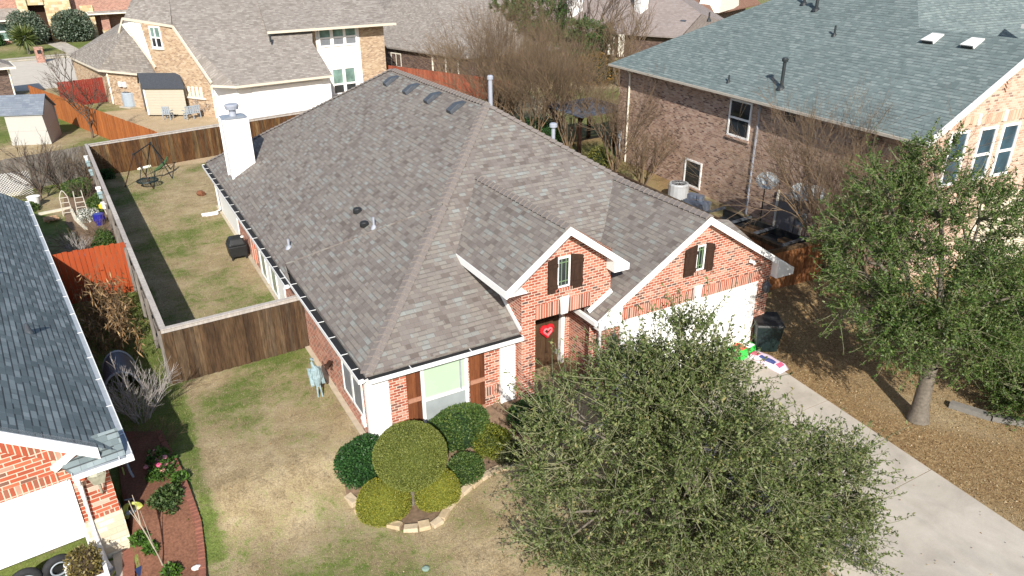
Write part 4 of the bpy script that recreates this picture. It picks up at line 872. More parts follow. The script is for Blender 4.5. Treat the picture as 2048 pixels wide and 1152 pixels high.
FGREY = m_boards('silver_grey_fence', [(0, (.135, .118, .102)), (.5, (.18, .16, .14)), (1, (.10, .09, .08))], streak=.7)
FORANGE = m_boards('brick_orange_paint', [(0, (.30, .055, .017)), (1, (.34, .068, .021))], streak=.18)
FRUST = m_boards('orange_brown_stain', [(0, (.30, .095, .028)), (.5, (.37, .125, .036)), (1, (.24, .075, .024))], streak=.4)
FRED = m_boards('dark_red_stain', [(0, (.20, .03, .02)), (1, (.25, .04, .026))], streak=.3)
fence('wooden_fence', 'brown front fence panel joining the long fence to the brick wall', (.37, 21.42), (4.53, 21.62), 1.86, (FBROWN, FBROWN, FCAP), cap=.15, rails=(.35, 1.5), face=-1, boardon=True)
fence('wooden_fence', 'long weathered fence with pale cap along the lawn left side', (.44, 21.5), (-.64, 46.9), 1.86, (FGREY, FGREY, FCAP), cap=.16, rails=(.35, 1.0, 1.6), face=-1)
fence('wooden_fence', 'rust brown back fence behind the tripod swing', (-.6, 46.75), (13.2, 49.5), 1.86, (FBACK, FBACK, FCAP), cap=.16, rails=(.35, 1.5), face=-1, boardon=True)
fence('wooden_fence', 'bright orange painted fence beside the slate blue roof', (-4.2, 29.05), (.02, 29.15), 2.02, (FORANGE, FORANGE), rails=None, pick=.165, face=-1)
fence('wooden_fence', 'silver grey weathered fence behind the bare garden bush', (-9, 44.6), (-.72, 46.95), 1.8, (FGREY, FGREY), rails=(.4, 1.5), face=-1)
fence('wooden_fence', 'orange brown fence running from the street to the tan house yard', (3.1, 48.2), (-3.9, 70.6), 1.85, (FRUST, FRUST), rails=None, face=1, pick=.16)
fence('wooden_fence', 'dark red fence joining the tan house corner', (-1.9, 69.7), (1.5, 70.6), 2.0, (FRED, FRED), rails=None, pick=.16, face=-1)
fence('wooden_fence', 'red brown fence in front of the dark brown house', (23.8, 66.0), (29.6, 52.5), 1.8, (m_boards('red_brown_stain', [(0, (.22, .06, .035)), (1, (.30, .09, .05))]), FBROWN), rails=None, pick=.17, face=1)
FGATE = m_boards('honey_brown_boards', [(0, (.20, .082, .03)), (.4, (.25, .105, .04)), (.75, (.13, .05, .022)), (1, (.28, .13, .055))], streak=.75)
fence('wooden_fence', 'honey brown fence between the garage corner and the right house', (18.25, 17.3), (23.2, 16.9), 1.75, (FGATE, FGATE, FBROWN), cap=.12, rails=(.3, 1.4), face=-1, z=-.1)
fence('wooden_fence', 'dark brown side fence beside the brick garage wall', (21.0, 17.2), (21.6, 30), 1.75, (FGATE, FBROWN, FBROWN), cap=.12, rails=(.3, 1.4), face=1, z=-.05)

# ================================================================== OBJECTS
def one(name, mb, mat, label, cat, group=None, **k):
    return tagp(mb.build(name, mat, **k), label, cat, group)
DGREEN = m_plain('dark_green_plastic', (.010, .020, .020), .4, .2, 6)
# --- back yard
t = thing('garden_swing', 'dark tubular garden swing frame with round black saucer seat on the back lawn', 'swing', (2, 44, 0))
TL, TR = (1.48, 44.2, 1.6), (2.45, 44.9, 1.95)
for p in ((.70, 43.8, 0), (2.02, 42.6, 0)): m = MB(); m.tube([TL, p], .03, 8); m.build('leg', SHUT, t)
for p in ((3.14, 44.2, 0), (1.9, 45.6, 0), (3.3, 46.2, 0)): m = MB(); m.tube([TR, p], .03, 8); m.build('leg', BLACKP, t)
m = MB(); m.tube([TL, TR], .034, 8); m.lathe([(.06, -.06), (.06, .06)], TL, 10); m.lathe([(.06, -.06), (.06, .06)], TR, 10); m.build('top_bar', BLACKP, t)
m = MB(); c = (1.83, 43.2, .36)
m.tube([(c[0]+.52*math.cos(i*math.pi/12), c[1]+.52*math.sin(i*math.pi/12), c[2]) for i in range(25)], .045, 8, cap=False)
for k in range(-4, 5):
    w = math.sqrt(.27-(k*.11)**2) if .27 > (k*.11)**2 else .05
    m.tube([(c[0]+k*.11, c[1]-w, c[2]), (c[0]+k*.11, c[1]+w, c[2])], .012, 5); m.tube([(c[0]-w, c[1]+k*.11, c[2]), (c[0]+w, c[1]+k*.11, c[2])], .012, 5)
m.build('saucer_seat', DGREEN, t)
m = MB()
for a in (.6, 2.2, 3.8, 5.3): m.tube([(c[0]+.52*math.cos(a), c[1]+.52*math.sin(a), c[2]), (1.95, 44.5, 1.76)], .01, 5)
m.build('rope', BLACKP, t)
m = MB(); m.tube([(1.58, 43.9, .86), (2.18, 44.05, .9)], .075, 10); m.tube([(1.50, 43.88, .855), (1.6, 43.9, .86)], .05, 8); one('rolled_towel', m, m_plain('cream_cloth', (.74, .70, .56), .9, .05, 8), 'cream rolled towel hung in the garden swing', 'towel')
m = MB(); m.tube([(2.3, 44.2, .55), (2.6, 44.5, .62), (2.95, 44.8, .78), (3.2, 45.3, 1.0)], [.02, .1, .09, .03], 8); one('hammock', m, m_plain('dark_green_cloth', (.05, .10, .04), .9, .2, 12), 'dark green cloth strung to the right leg of the swing', 'hammock')
m = MB(); m.lathe([(.02, 0), (.17, .03), (.2, .13), (.13, .22), (.04, .25)], (4.02, 40.2, .02), 10); m.obox((4.12, 40.1, .1), (.2, .14, .2), .6); one('terracotta_pot', m, m_plain('rusty_clay', (.17, .07, .035), .9, .3, 14, .5), 'small rust brown lump lying on the back lawn', 'pot')
t = thing('barbecue_grill', 'black covered barbecue standing against the brick side wall', 'grill', (4.05, 30.6, 0))
m = MB(); m.hexa([(3.72, 30.25, .12), (4.4, 30.25, .12), (4.4, 30.95, .12), (3.72, 30.95, .12), (3.68, 30.2, .62), (4.42, 30.2, .62), (4.42, 31, .62), (3.68, 31, .62)]); m.build('body', BLACKP, t, bevel=.05)
m = MB(); m.hexa([(3.68, 30.2, .63), (4.42, 30.2, .63), (4.42, 31, .63), (3.68, 31, .63), (3.82, 30.4, .92), (4.32, 30.4, .92), (4.32, 30.85, .92), (3.82, 30.85, .92)]); m.build('lid', BLACKP, t, bevel=.08)
m = MB(); m.box(3.95, 4.35, 31.0, 31.3, .45, .52); m.build('side_shelf', GREYMETD, t)
for x, y in ((3.78, 30.3), (4.34, 30.3), (3.78, 30.9), (4.34, 30.9)): m = MB(); m.box(x-.03, x+.03, y-.03, y+.03, 0, .13); m.build('leg', BLACKP, t)
m = MB(); m.lathe([(.03, 0), (.07, .03), (.07, .08), (.02, .1)], (4.3, 30.35, .9), 10); one('paint_tin', m, OFFW, 'small pale tin on top of the black grill', 'tin')
m = MB(); m.box(3.55, 4.3, 36.62, 36.85, .02, .07); m.box(3.55, 4.3, 36.62, 36.65, .07, .11); m.box(3.55, 4.3, 36.82, 36.85, .07, .11); one('splash_block', m, OFFW, 'white splash block on the grass below the rear downspout', 'splash block')
t = thing('garden_ornament', 'pale blue heron ornament with folded wings beside the side wall', 'ornament', (4.0, 18.7, 0))
PB = m_plain('pale_blue_resin', (.22, .30, .32), .6, .3, 14)
m = MB(); m.tube([(4.0, 18.62, .3), (4.02, 18.72, .55), (4.0, 18.78, .8), (3.98, 18.8, .9)], [.05, .17, .15, .06], 10); m.build('body', PB, t)
m = MB(); m.tube([(3.98, 18.8, .88), (3.96, 18.86, 1.0), (3.98, 18.86, 1.1), (4.0, 18.76, 1.12)], [.055, .04, .055, .015], 8); m.build('head', PB, t)
m = MB(); m.slab([(3.88, 18.85, .82), (3.82, 18.95, .8), (3.8, 18.6, .4), (3.9, 18.6, .42)], .05); m.slab([(4.12, 18.85, .82), (4.2, 18.9, .8), (4.22, 18.62, .4), (4.12, 18.6, .42)], .05); m.build('wing', PB, t)
m = MB(); m.tube([(3.97, 18.62, .35), (3.95, 18.55, 0)], .025, 6); m.tube([(4.05, 18.62, .35), (4.07, 18.5, 0)], .025, 6); m.build('leg', PB, t)
m = MB(); m.obox((4.38, 18.62, .92), (.3, .12, .12), .9, tilt=(.3, 0)); m.tube([(4.28, 18.7, .9), (4.5, 18.75, .85)], .03, 6); one('hose_bib', m, SHUT, 'dark bracket on the brick wall above the blue ornament', 'bracket')
# --- door wreath
def heart(c, s, r, n=36):
    P = []
    for i in range(n+1):
        a = 2*math.pi*i/n; P.append((c[0]+s*.0625*16*math.sin(a)**3, c[1], c[2]+s*.0625*(13*math.cos(a)-5*math.cos(2*a)-2*math.cos(3*a)-math.cos(4*a))))
    m.tube(P, r, 8, cap=False)
t = thing('heart_wreath', 'red heart shaped wreath with pink inner ring on the front door', 'wreath', (10.56, 16.62, 1.28))
m = MB(); heart((10.56, 16.64, 1.28), .20, .06); m.build('outer_ring', m_plain('red_tinsel', (.55, .012, .02), .6, .35, 40, .9), t)
m = MB(); heart((10.56, 16.59, 1.27), .135, .033); m.build('inner_ring', m_plain('pink_felt', (.72, .17, .19), .7, .08, 20), t)
# --- front garden edging stones
ep = [(3.52, 14.4), (3.6, 13.95), (3.85, 13.55), (4.15, 13.15), (4.45, 12.86), (4.75, 12.78), (5.05, 12.72), (5.3, 12.88), (5.55, 13.1), (5.85, 13.28), (6.15, 13.42), (6.5, 13.55), (6.85, 13.66), (7.2, 13.72), (7.55, 13.7), (7.9, 13.62), (8.25, 13.55), (8.6, 13.5), (8.95, 13.5)]
EST = [m_plain('buff_edging_stone', (.46, .37, .255), .9, .16, 9, .6), m_plain('tan_edging_stone', (.42, .325, .205), .9, .16, 9, .6)]
where = ['at the far left end of the row', 'beside the left yellow mound', 'below the left yellow mound', 'nearest the lawn grass tuft', 'at the lowest bend of the row', 'with pale squared top, alone at the bend', 'tilted, right of the squared stone', 'below the right yellow mound', 'right of the bare soil patch', 'beside the right yellow mound, first', 'beside the right yellow mound, second', 'in the middle of the right hand curve', 'where the curve turns to the house', 'before the loose green shrub', 'below the loose green shrub', 'left of the oak shadow', 'at the edge of the oak shadow', 'in the oak shadow', 'last one under the oak leaves']
for i, (x, y) in enumerate(ep):
    q = ep[min(i+1, len(ep)-1)]; p = ep[max(i-1, 0)]; ang = math.atan2(q[1]-p[1], q[0]-p[0])+random.uniform(-.12, .12)
    m = MB(); l = random.uniform(.33, .42) if i not in (5, 6) else .3
    m.hexa([tuple(Vector((x, y, gzf(x, y)-.04))+Matrix.Rotation(ang, 3, 'Z') @ Vector((sx*l/2*random.uniform(.94, 1.03), sy*.115*random.uniform(.88, 1.1)*(1.3 if i == 5 else 1), 0))) for sx, sy in ((-1, -1), (1, -1), (1, 1), (-1, 1))] +
           [tuple(Vector((x, y, gzf(x, y)+.09+random.uniform(-.02, .02)))+Matrix.Rotation(ang, 3, 'Z') @ Vector((sx*l/2*random.uniform(.88, .98), sy*.10*random.uniform(.88, 1.1)*(1.3 if i == 5 else 1), 0))) for sx, sy in ((-1, -1), (1, -1), (1, 1), (-1, 1))])
    one('edging_stone', m, EST[i % 2], 'buff edging stone '+where[i], 'stone', 'edging stones round the front flower bed', bevel=.015)
m = MB(); m.lathe([(.02, 0), (.08, .01), (.085, .03), (.05, .045)], (4.25, 11.55, gzf(4, 11)), 12); one('valve_cover', m, m_plain('faded_green_plastic', (.22, .30, .25), .6, .15, 12), 'small faded green lid in the lawn below the flower bed', 'lid')
m = MB(); m.lathe([(.1, 0), (.2, .02), (.24, .2), (.2, .2)], (8.0, 14.2, -.6), 14); one('plant_pot', m, m_plain('teal_pot', (.05, .14, .13), .5, .1), 'dark teal pot in shade beside the front bushes', 'pot')
# --- by the garage
t = thing('wheelie_bin', 'dark green wheelie bin standing askew at the right garage corner', 'bin', (18.05, 14.8, -.58), rad(-32))
m = MB(); m.hexa([(-.34, -.36, .05), (.34, -.36, .05), (.34, .36, .05), (-.34, .36, .05), (-.44, -.46, 1.02), (.44, -.46, 1.02), (.44, .48, 1.02), (-.44, .48, 1.02)]); m.build('body', DGREEN, t, local=True, bevel=.03)
m = MB(); m.hexa([(-.47, -.5, 1.025), (.47, -.5, 1.025), (.47, .5, 1.025), (-.47, .5, 1.025), (-.43, -.46, 1.1), (.43, -.46, 1.1), (.43, .48, 1.14), (-.43, .48, 1.14)]); m.build('lid', BLACKP, t, local=True, bevel=.02)
for sx in (-1, 1): m = MB(); m.tube([(sx*.33, .4, .12), (sx*.4, .4, .12)], .12, 14); m.build('wheel', BLACKP, t, local=True)
m = MB(); m.tube([(-.3, .56, 1.05), (.3, .56, 1.05)], .02, 8); m.build('handle', BLACKP, t, local=True)
def pillow(m, c, l, w, h, rz, n=10):
    R = Matrix.Rotation(rz, 3, 'Z'); k = len(m.v)
    for j in range(n+1):
        for i in range(n+1):
            u, v = -1+2*i/n, -1+2*j/n; z = h*((1-abs(u)**4)*(1-abs(v)**4))**.5*(1+.08*math.sin(7*u+3*v))
            m.v.append(tuple(Vector(c)+R @ Vector((u*l/2, v*w/2, z))))
    for j in range(n):
        for i in range(n): a = k+j*(n+1)+i; m.f.append((a, a+1, a+n+2, a+n+1)); m.m.append(0)
    return m
def sack(label, c, l, w, h, rz, mat, patches, n=1):
    t = thing('soil_sack', label, 'sack', c, rz)
    for i in range(n):
        m = MB(); pillow(m, (.03*i, .02*i, h*.92*i), l, w, h, .04*i); m.build('bag', mat, t, local=True, smooth=True)
    top = h*.92*(n-1)
    for (x0, x1, y0, y1, mt) in patches:
        m = MB(); k = 6
        for j in range(k):
            for i in range(k):
                q = []
                for (a, b) in ((i, j), (i+1, j), (i+1, j+1), (i, j+1)):
                    x = x0+(x1-x0)*a/k; y = y0+(y1-y0)*b/k; u, v = x/(l/2), y/(w/2); q.append((x, y, top+h*((1-abs(u)**4)*(1-abs(v)**4))**.5*(1+.08*math.sin(7*u+3*v))+.008))
                m.poly(q)
        m.build('printed_label', mt, t, local=True, smooth=True)
    return t
GRN = m_plain('bright_green_film', (.05, .50, .07), .3, .12, 9, spec=.6); RED_ = m_plain('orange_red_print', (.62, .10, .05), .4, .25, 16); WHT_ = m_plain('white_print', (.78, .78, .76), .4, .15, 22)
PNK = m_plain('pink_white_film', (.66, .52, .60), .35, .12, 7, spec=.6); NAVY = m_plain('navy_print', (.05, .07, .20), .4, .3, 18); ROSE = m_plain('rose_print', (.62, .10, .18), .4, .2, 12)
sack('stack of bright green soil sacks against the garage door', (17.2, 14.92, -.57), 1.05, .62, .15, rad(8), GRN, ((-.3, -.02, -.2, .24, RED_), (.0, .38, -.22, .24, WHT_)), 2)
sack('long pink and white sack lying on the driveway edge', (17.42, 14.05, -.58), 1.35, .48, .22, rad(-84), PNK, ((-.2, .38, -.19, -.04, NAVY), (-.55, -.25, -.18, .0, ROSE), (.42, .58, -.16, .1, ROSE)), 1)
# --- parked toy / blue lumps hidden in oak: none.  Right edge: kerbed bed with trees
m = MB(); pts = [(20.2, 9.6), (20.6, 8.6), (21.2, 7.9), (22.2, 7.4)]
for a, b in zip(pts, pts[1:]): m.beam((*a, -.55), (*b, -.55), .24, .22)
one('border_kerb', m, m_plain('grey_border_block', (.17, .16, .145), .9, .2, 6, .4), 'grey block border round the shaded bed at the right edge', 'border')
m = MB(); m.lathe([(.2, 0), (.3, .1), (.36, .42), (.38, .46), (.32, .46), (.3, .38)], (22.0, 8.3, -.55), 16); one('glazed_pot', m, m_plain('teal_glaze', (.03, .16, .16), .2, .15, spec=.7), 'teal glazed pot in the shaded bed at the right edge', 'pot')
# --- right neighbour's side yard
def ac_unit(label, x, y, s, h, mat, rz=0):
    t = thing('air_conditioner', label, 'air conditioner', (x, y, gzf(x, y)), rz)
    m = MB(); m.box(-s/2-.1, s/2+.1, -s/2-.1, s/2+.1, 0, .08); m.build('pad', CONC, t, local=True)
    m = MB(); m.lathe([(s*.52, .08), (s*.54, .12), (s*.54, h-.06), (s*.5, h)], n=16); m.build('casing', mat, t, local=True)
    m = MB(); m.lathe([(s*.40, h-.01), (s*.40, h+.012)], n=20); m.build('fan_grille', BLACKP, t, local=True)
    m = MB()
    for i in range(10): a = i*math.pi/5; m.beam((0, 0, h+.02), (s*.42*math.cos(a), s*.42*math.sin(a), h+.02), .015, .012)
    m.build('guard_wire', mat, t, local=True)
ac_unit('pale grey round air conditioner beside the mauve wall, below the small window', 24.9, 27.1, .95, .85, m_plain('pale_ac_enamel', (.36, .37, .38), .45, .06), 0)
ac_unit('blue grey air conditioner against the tan house wall', 2.9, 67.3, 1.05, 1.15, m_plain('blue_grey_ac', (.30, .35, .40), .45, .06), .6)
DISH = m_plain('mottled_grey_dish', (.36, .39, .40), .45, .22, 7)
def dish(label, base, top, r, aim, polemat=BLACKP):
    t = thing('satellite_dish', label, 'satellite dish', base); m = MB()
    m.tube([base, (base[0], base[1], top[2]-.12), top], .028, 8); m.build('mast', polemat, t)
    a = Vector(aim).normalized(); q = a.to_track_quat('Z', 'Y'); m = MB(); k = 6; n = 22; k0 = 0
    m.v.append(tuple(Vector(top)+q @ Vector((0, 0, .0))))
    for i in range(1, k+1):
        for j in range(n):
            th = 2*math.pi*j/n; rr = r*i/k; m.v.append(tuple(Vector(top)+q @ Vector((rr*math.cos(th)*1.0, rr*math.sin(th)*.9, .28*rr*rr/r))))
    for j in range(n): m.f.append((0, 1+j, 1+(j+1) % n)); m.m.append(0)
    for i in range(k-1):
        for j in range(n): m.f.append((1+i*n+j, 1+(i+1)*n+j, 1+(i+1)*n+(j+1) % n, 1+i*n+(j+1) % n)); m.m.append(0)
    m.build('reflector', DISH, t, smooth=True)
    m = MB(); e = Vector(top)+q @ Vector((0, -.62*r, .85*r)); m.tube([tuple(Vector(top)+q @ Vector((0, -.85*r, .2*r))), tuple(e)], .018, 6); m.obox(tuple(e), (.1, .1, .14)); m.build('feed_arm', GREYMET, t)
dish('grey satellite dish on a tall black mast beside the downspout', (24.7, 21.5, 0), (24.66, 21.4, 2.45), .47, (-.55, -.55, .75))
dish('mottled satellite dish above the grey side door', (24.95, 19.9, 0), (24.9, 19.75, 2.35), .47, (-.5, -.6, .75))
dish('second grey dish overlapping the mottled one, nearer the bare tree', (25.1, 19.4, 0), (25.2, 19.3, 2.4), .40, (-.5, -.6, .75))
def meter(label, x, y, z):
    t = thing('electric_meter', label, 'meter', (x, y, z)); m = MB(); m.obox((x, y, z), (.16, .42, .55), -.07); m.build('box', GREYMET, t, bevel=.02)
    m = MB(); m.tube([(x-.08, y, z+.05), (x-.2, y, z+.05)], .13, 14); m.build('dial', GLASSG, t); m = MB(); m.tube([(x, y, z-.2), (x, y, -.1)], .05, 8); m.build('conduit', CREAM, t)
meter('blue grey electric meter on a pipe beside the grey door', 25.35, 19.85, 1.1); meter('smaller grey utility box right of the electric meter', 25.3, 19.0, 1.05)
m = MB(); m.obox((24.2, 25.0, .35), (.7, 1.1, .6), .2); m.obox((24.2, 25.3, .75), (.4, .45, .3), .5); m.lathe([(.2, 0), (.2, .25)], (24.3, 24.9, .66), 10); one('storage_bin', m, m_plain('dusk_blue_plastic', (.11, .13, .17), .5, .25, 8), 'blue grey storage bin with clutter by the mauve wall', 'storage bin')
t = thing('utility_trailer', 'dark utility trailer stored between the houses', 'trailer', (23.2, 20.6, 0), rad(4))
m = MB(); m.box(-.75, .75, -2.2, 2.2, .5, .6); m.box(-.78, -.72, -2.2, 2.2, .6, .95); m.box(.72, .78, -2.2, 2.2, .6, .95); m.build('bed', BLACKP, t, local=True)
m = MB()
for y in (-2.2, -.7, .7, 2.2): m.box(-.8, .8, y-.04, y+.04, .95, 1.05)
m.build('rack', GREYMETD, t, local=True)
for sx in (-1, 1): m = MB(); m.tube([(sx*.82, 0, .32), (sx*.98, 0, .32)], .32, 16); m.build('wheel', BLACKP, t, local=True)
m = MB(); m.box(.2, .62, -1.9, -1.2, .62, .72); m.box(.2, .62, -.4, .5, .62, .75); m.build('load', FBROWN, t, local=True)
t = thing('pergola', 'small timber pergola with dark slatted roof beside the mauve house', 'pergola', (27, 38.5, 0))
for x, y in ((25.6, 37.0), (28.4, 37.2), (25.6, 39.8), (28.4, 40)): m = MB(); m.box(x-.1, x+.1, y-.1, y+.1, 0, 2.3); m.build('post', SHUT, t)
m = MB()
for i in range(6): m.beam((25.2, 36.6+i*.72, 2.36), (28.9, 36.7+i*.72, 2.36+.12), .6, .05)
m.build('roof', m_plain('slate_blue_sheet', (.09, .11, .15), .5, .2), t)
m = MB(); m.beam((25.2, 36.9, 2.28), (28.9, 37.0, 2.28), .08, .14); m.beam((25.2, 39.9, 2.28), (28.9, 40.0, 2.28), .08, .14); m.build('beam', SHUT, t)
# --- tan house yard
t = thing('garden_shed', 'beige plastic shed with black gable roof beside the tan house', 'shed', (5.1, 66.2, 0))
a = np.array((3.75, 62.6)); ux = nrm((2.5, -1.5)); uy = nrm((-.05, 2.6)); P = lambda u, v, z: (a[0]+ux[0]*u+uy[0]*v, a[1]+ux[1]*u+uy[1]*v, z)
PLB = m_siding('beige_plastic_cladding', (.42, .38, .30), .2); PLG = m_plain('taupe_plastic', (.10, .095, .095), .5, .1)
m = MB(); m.poly([P(0, 0, .1), P(3.0, 0, .1), P(3.0, 0, 2.15), P(0, 0, 2.15)]); m.poly([P(3.0, 0, .1), P(3.0, 2.6, .1), P(3.0, 2.6, 2.15), P(3.0, 1.3, 2.95), P(3.0, 0, 2.15)]); m.poly([P(0, 2.6, .1), P(0, 0, .1), P(0, 0, 2.15), P(0, 1.3, 2.95), P(0, 2.6, 2.15)]); m.poly([P(3.0, 2.6, .1), P(0, 2.6, .1), P(0, 2.6, 2.15), P(3.0, 2.6, 2.15)]); m.build('wall', PLB, t)
m = MB(); m.slab([P(-.12, -.15, 2.1), P(3.12, -.15, 2.1), P(3.12, 1.3, 3.02), P(-.12, 1.3, 3.02)], .06); m.slab([P(-.12, 1.3, 3.02), P(3.12, 1.3, 3.02), P(3.12, 2.75, 2.1), P(-.12, 2.75, 2.1)], .06); m.build('roof', ROOFD, t)
m = MB(); m.poly([P(-.02, 2.2, .1), P(-.02, .4, .1), P(-.02, .4, 1.75), P(-.02, .9, 2.1), P(-.02, 1.7, 2.1), P(-.02, 2.2, 1.75)]); m.build('door', PLG, t)
m = MB(); m.hexa([P(-.06, -.06, .1), P(.06, -.04, .1), P(.06, .06, .1), P(-.06, .06, .1), P(-.06, -.06, 2.15), P(.06, -.04, 2.15), P(.06, .06, 2.15), P(-.06, .06, 2.15)]); m.build('corner_trim', CREAM, t)
def lawn_chair(label, x, y, rz):
    t = thing('garden_chair', label, 'chair', (x, y, 0), rz); mt = m_plain('grey_blue_resin', (.26, .30, .34), .5, .08) if 'grey_blue_resin' not in bpy.data.materials else bpy.data.materials['grey_blue_resin']
    m = MB(); m.box(-.28, .28, -.28, .25, .4, .45); m.build('seat', mt, t, local=True)
    m = MB()
    for i in range(4): m.box(-.27+i*.145, -.27+i*.145+.1, .2, .25, .45, .95)
    m.box(-.28, .28, .2, .26, .9, .98); m.build('backrest', mt, t, local=True)
    for sx, sy in ((-1, -1), (1, -1), (-1, 1), (1, 1)): m = MB(); m.box(sx*.26-.03, sx*.26+.03, sy*.24-.03, sy*.24+.03, 0, .42); m.build('leg', mt, t, local=True)
    for sx in (-1, 1): m = MB(); m.box(sx*.3-.04, sx*.3+.04, -.28, .24, .62, .66); m.build('armrest', mt, t, local=True)
lawn_chair('grey blue plastic chair in front of the beige shed, nearer its door', 4.9, 60.7, 2.6); lawn_chair('grey blue plastic chair right of the beige shed corner', 6.25, 60.0, 3.4); lawn_chair('grey blue plastic chair squeezed behind another beside the shed', 6.75, 60.1, 3.4)
# --- white shed on the left
t = thing('garden_shed', 'white garden shed with blue grey shingle roof, left of the bare sapling', 'shed', (-4.2, 56.9, 0))
m = MB(); m.poly([(-4.95, 57.6, 0), (-2.7, 56.7, 0), (-2.85, 56.85, 2.0), (-4.95, 57.7, 2.0)]); m.poly([(-2.7, 56.7, 0), (-2.1, 59.6, 0), (-2.2, 59.6, 2.0), (-2.55, 58.2, 2.9), (-2.85, 56.85, 2.0)]); m.poly([(-4.95, 60.4, 0), (-4.95, 57.6, 0), (-4.95, 57.7, 2), (-4.9, 59, 2.9), (-4.95, 60.4, 2)]); m.poly([(-2.1, 59.6, 0), (-4.95, 60.4, 0), (-4.95, 60.4, 2.0), (-2.1, 59.6, 2.0)]); m.build('wall', m_siding('cream_white_cladding', (.40, .39, .36), .9, .04), t)
m = MB(); m.slab([(-5.4, 57.75, 1.98), (-2.75, 56.7, 1.98), (-2.4, 58.25, 2.98), (-5.2, 59.2, 2.98)], .07); m.slab([(-5.2, 59.2, 2.98), (-2.4, 58.25, 2.98), (-2.0, 59.8, 1.98), (-5.3, 60.7, 1.98)], .07); m.build('roof', m_shingle('blue_grey_shingle', [(0, (.13, .15, .185)), (1, (.20, .225, .26))], row=.2, w=.4, edge_shade=.2), t)
# --- left neighbour's garden
def trellis(label, x, y, w, h, mat, arch):
    t = thing('garden_trellis', label, 'trellis', (x, y, 0)); m = MB()
    for sx in (-1, 1): m.tube([(x+sx*w/2, y, 0), (x+sx*w/2*.8, y, h*.75)]+([(x+sx*w*.15, y, h*.95), (x, y, h)] if arch else [(x+sx*w/2*.75, y, h)]), .022, 6)
    m.build('upright', mat, t); m = MB()
    for k in range(4): ww = w/2*(1-.2*(k+1)/4); m.tube([(x-ww, y, h*.2*(k+.6)), (x+ww, y, h*.2*(k+.6))], .018, 6)
    m.build('rung', mat, t)
WOODW = m_plain('bleached_timber', (.52, .48, .41), .8, .12)
trellis('pointed whitewashed trellis in the left garden bed', -2.05, 40.2, .42, 1.25, WOODW, True); trellis('flat topped whitewashed trellis nearest the long fence', -1.42, 40.0, .45, 1.2, WOODW, False)
m = MB(); m.lathe([(.2, 0), (.29, .5), (.31, .52), (.26, .52)], (-3.45, 42.6, 0), 18); one('flower_pot', m, WHITE, 'large white pot under the bare garden bush', 'pot')
t = thing('flower_pot', 'cobalt blue glazed pot beside the long fence', 'pot', (-.75, 37.9, 0)); m = MB(); m.lathe([(.18, 0), (.26, .3), (.24, .55), (.2, .56)], (-.75, 37.9, 0), 16); m.build('vessel', m_plain('cobalt_glaze', (.02, .02, .22), .25, .15, spec=.6), t)
m = MB(); m.lathe([(.05, 0), (.16, .08), (.16, .22), (.05, .3)], (-.5, 38.3, .62), 12); one('garden_ball', m, m_plain('yellow_plastic', (.66, .47, .03), .4, .1), 'yellow ball shaped ornament above the blue pot', 'ornament')
m = MB(); m.tube([(-.35, 38.3, 0), (-.45, 38.3, .6)], .02, 6); one('ornament_stake', m, WOODW, 'thin stake holding the yellow ball ornament', 'stake')
t = thing('lattice_panel', 'white diagonal lattice panel leaning by the grey fence', 'lattice', (-4.2, 43.8, 0)); m = MB()
for i in range(-10, 11):
    for s in (-1, 1):
        u0, v0 = -.7+i*.13, 0; pts = []
        for v in (0.35, 1.55):
            u = u0+s*(v-.95)
            pts.append((u, v))
        (a_, b_), (c_2, d_) = pts
        def cl(p, q):
            lo, hi = 0., 1.
            for lim, sg in ((-.75, 1), (.75, -1)):
                f0 = sg*(p[0]-lim); f1 = sg*(q[0]-lim)
                if f0 < 0 and f1 < 0: return None
                if f0 < 0: lo = max(lo, f0/(f0-f1))
                if f1 < 0: hi = min(hi, f0/(f0-f1))
            return None if lo >= hi else [(p[0]+(q[0]-p[0])*k, p[1]+(q[1]-p[1])*k) for k in (lo, hi)]
        r = cl((a_, b_), (c_2, d_))
        if r: m.beam((-4.2+r[0][0], 43.8+.01*s, r[0][1]), (-4.2+r[1][0], 43.8+.01*s, r[1][1]), .012, .045, up=(0, 1, 0))
m.build('slats', WHITE, t)
m = MB(); m.beam((-3.3, 41.0, .05), (-1.9, 41.3, .05), .16, .1); m.beam((-1.9, 40.9, .05), (-1.75, 39.2, .05), .14, .1); m.beam((-1.75, 39.2, .05), (-1.35, 37.4, .05), .14, .1); one('garden_border', m, m_plain('cream_border_stone', (.56, .52, .42), .9, .12), 'cream stone border along the left garden bed', 'border')
m = MB()
for i in range(9): a = i*.7; m.tube([(-2.75+.3*math.cos(a), 39.6+.3*math.sin(a*1.3), .08+.05*(i % 3)), (-2.75-.35*math.cos(a+.4), 39.6-.3*math.sin(a), .16)], .05, 6)
one('log_pile', m, m_plain('cut_wood', (.34, .22, .13), .9, .3, 9), 'small pile of cut branches on the left garden grass', 'logs')
m = MB(); m.lathe([(.22, 0), (.32, .3), (.34, .33), (.28, .33)], (-1.7, 33.4, 0), 14); one('galvanised_tub', m, METAL, 'galvanised tub with dry stems near the orange fence', 'tub')
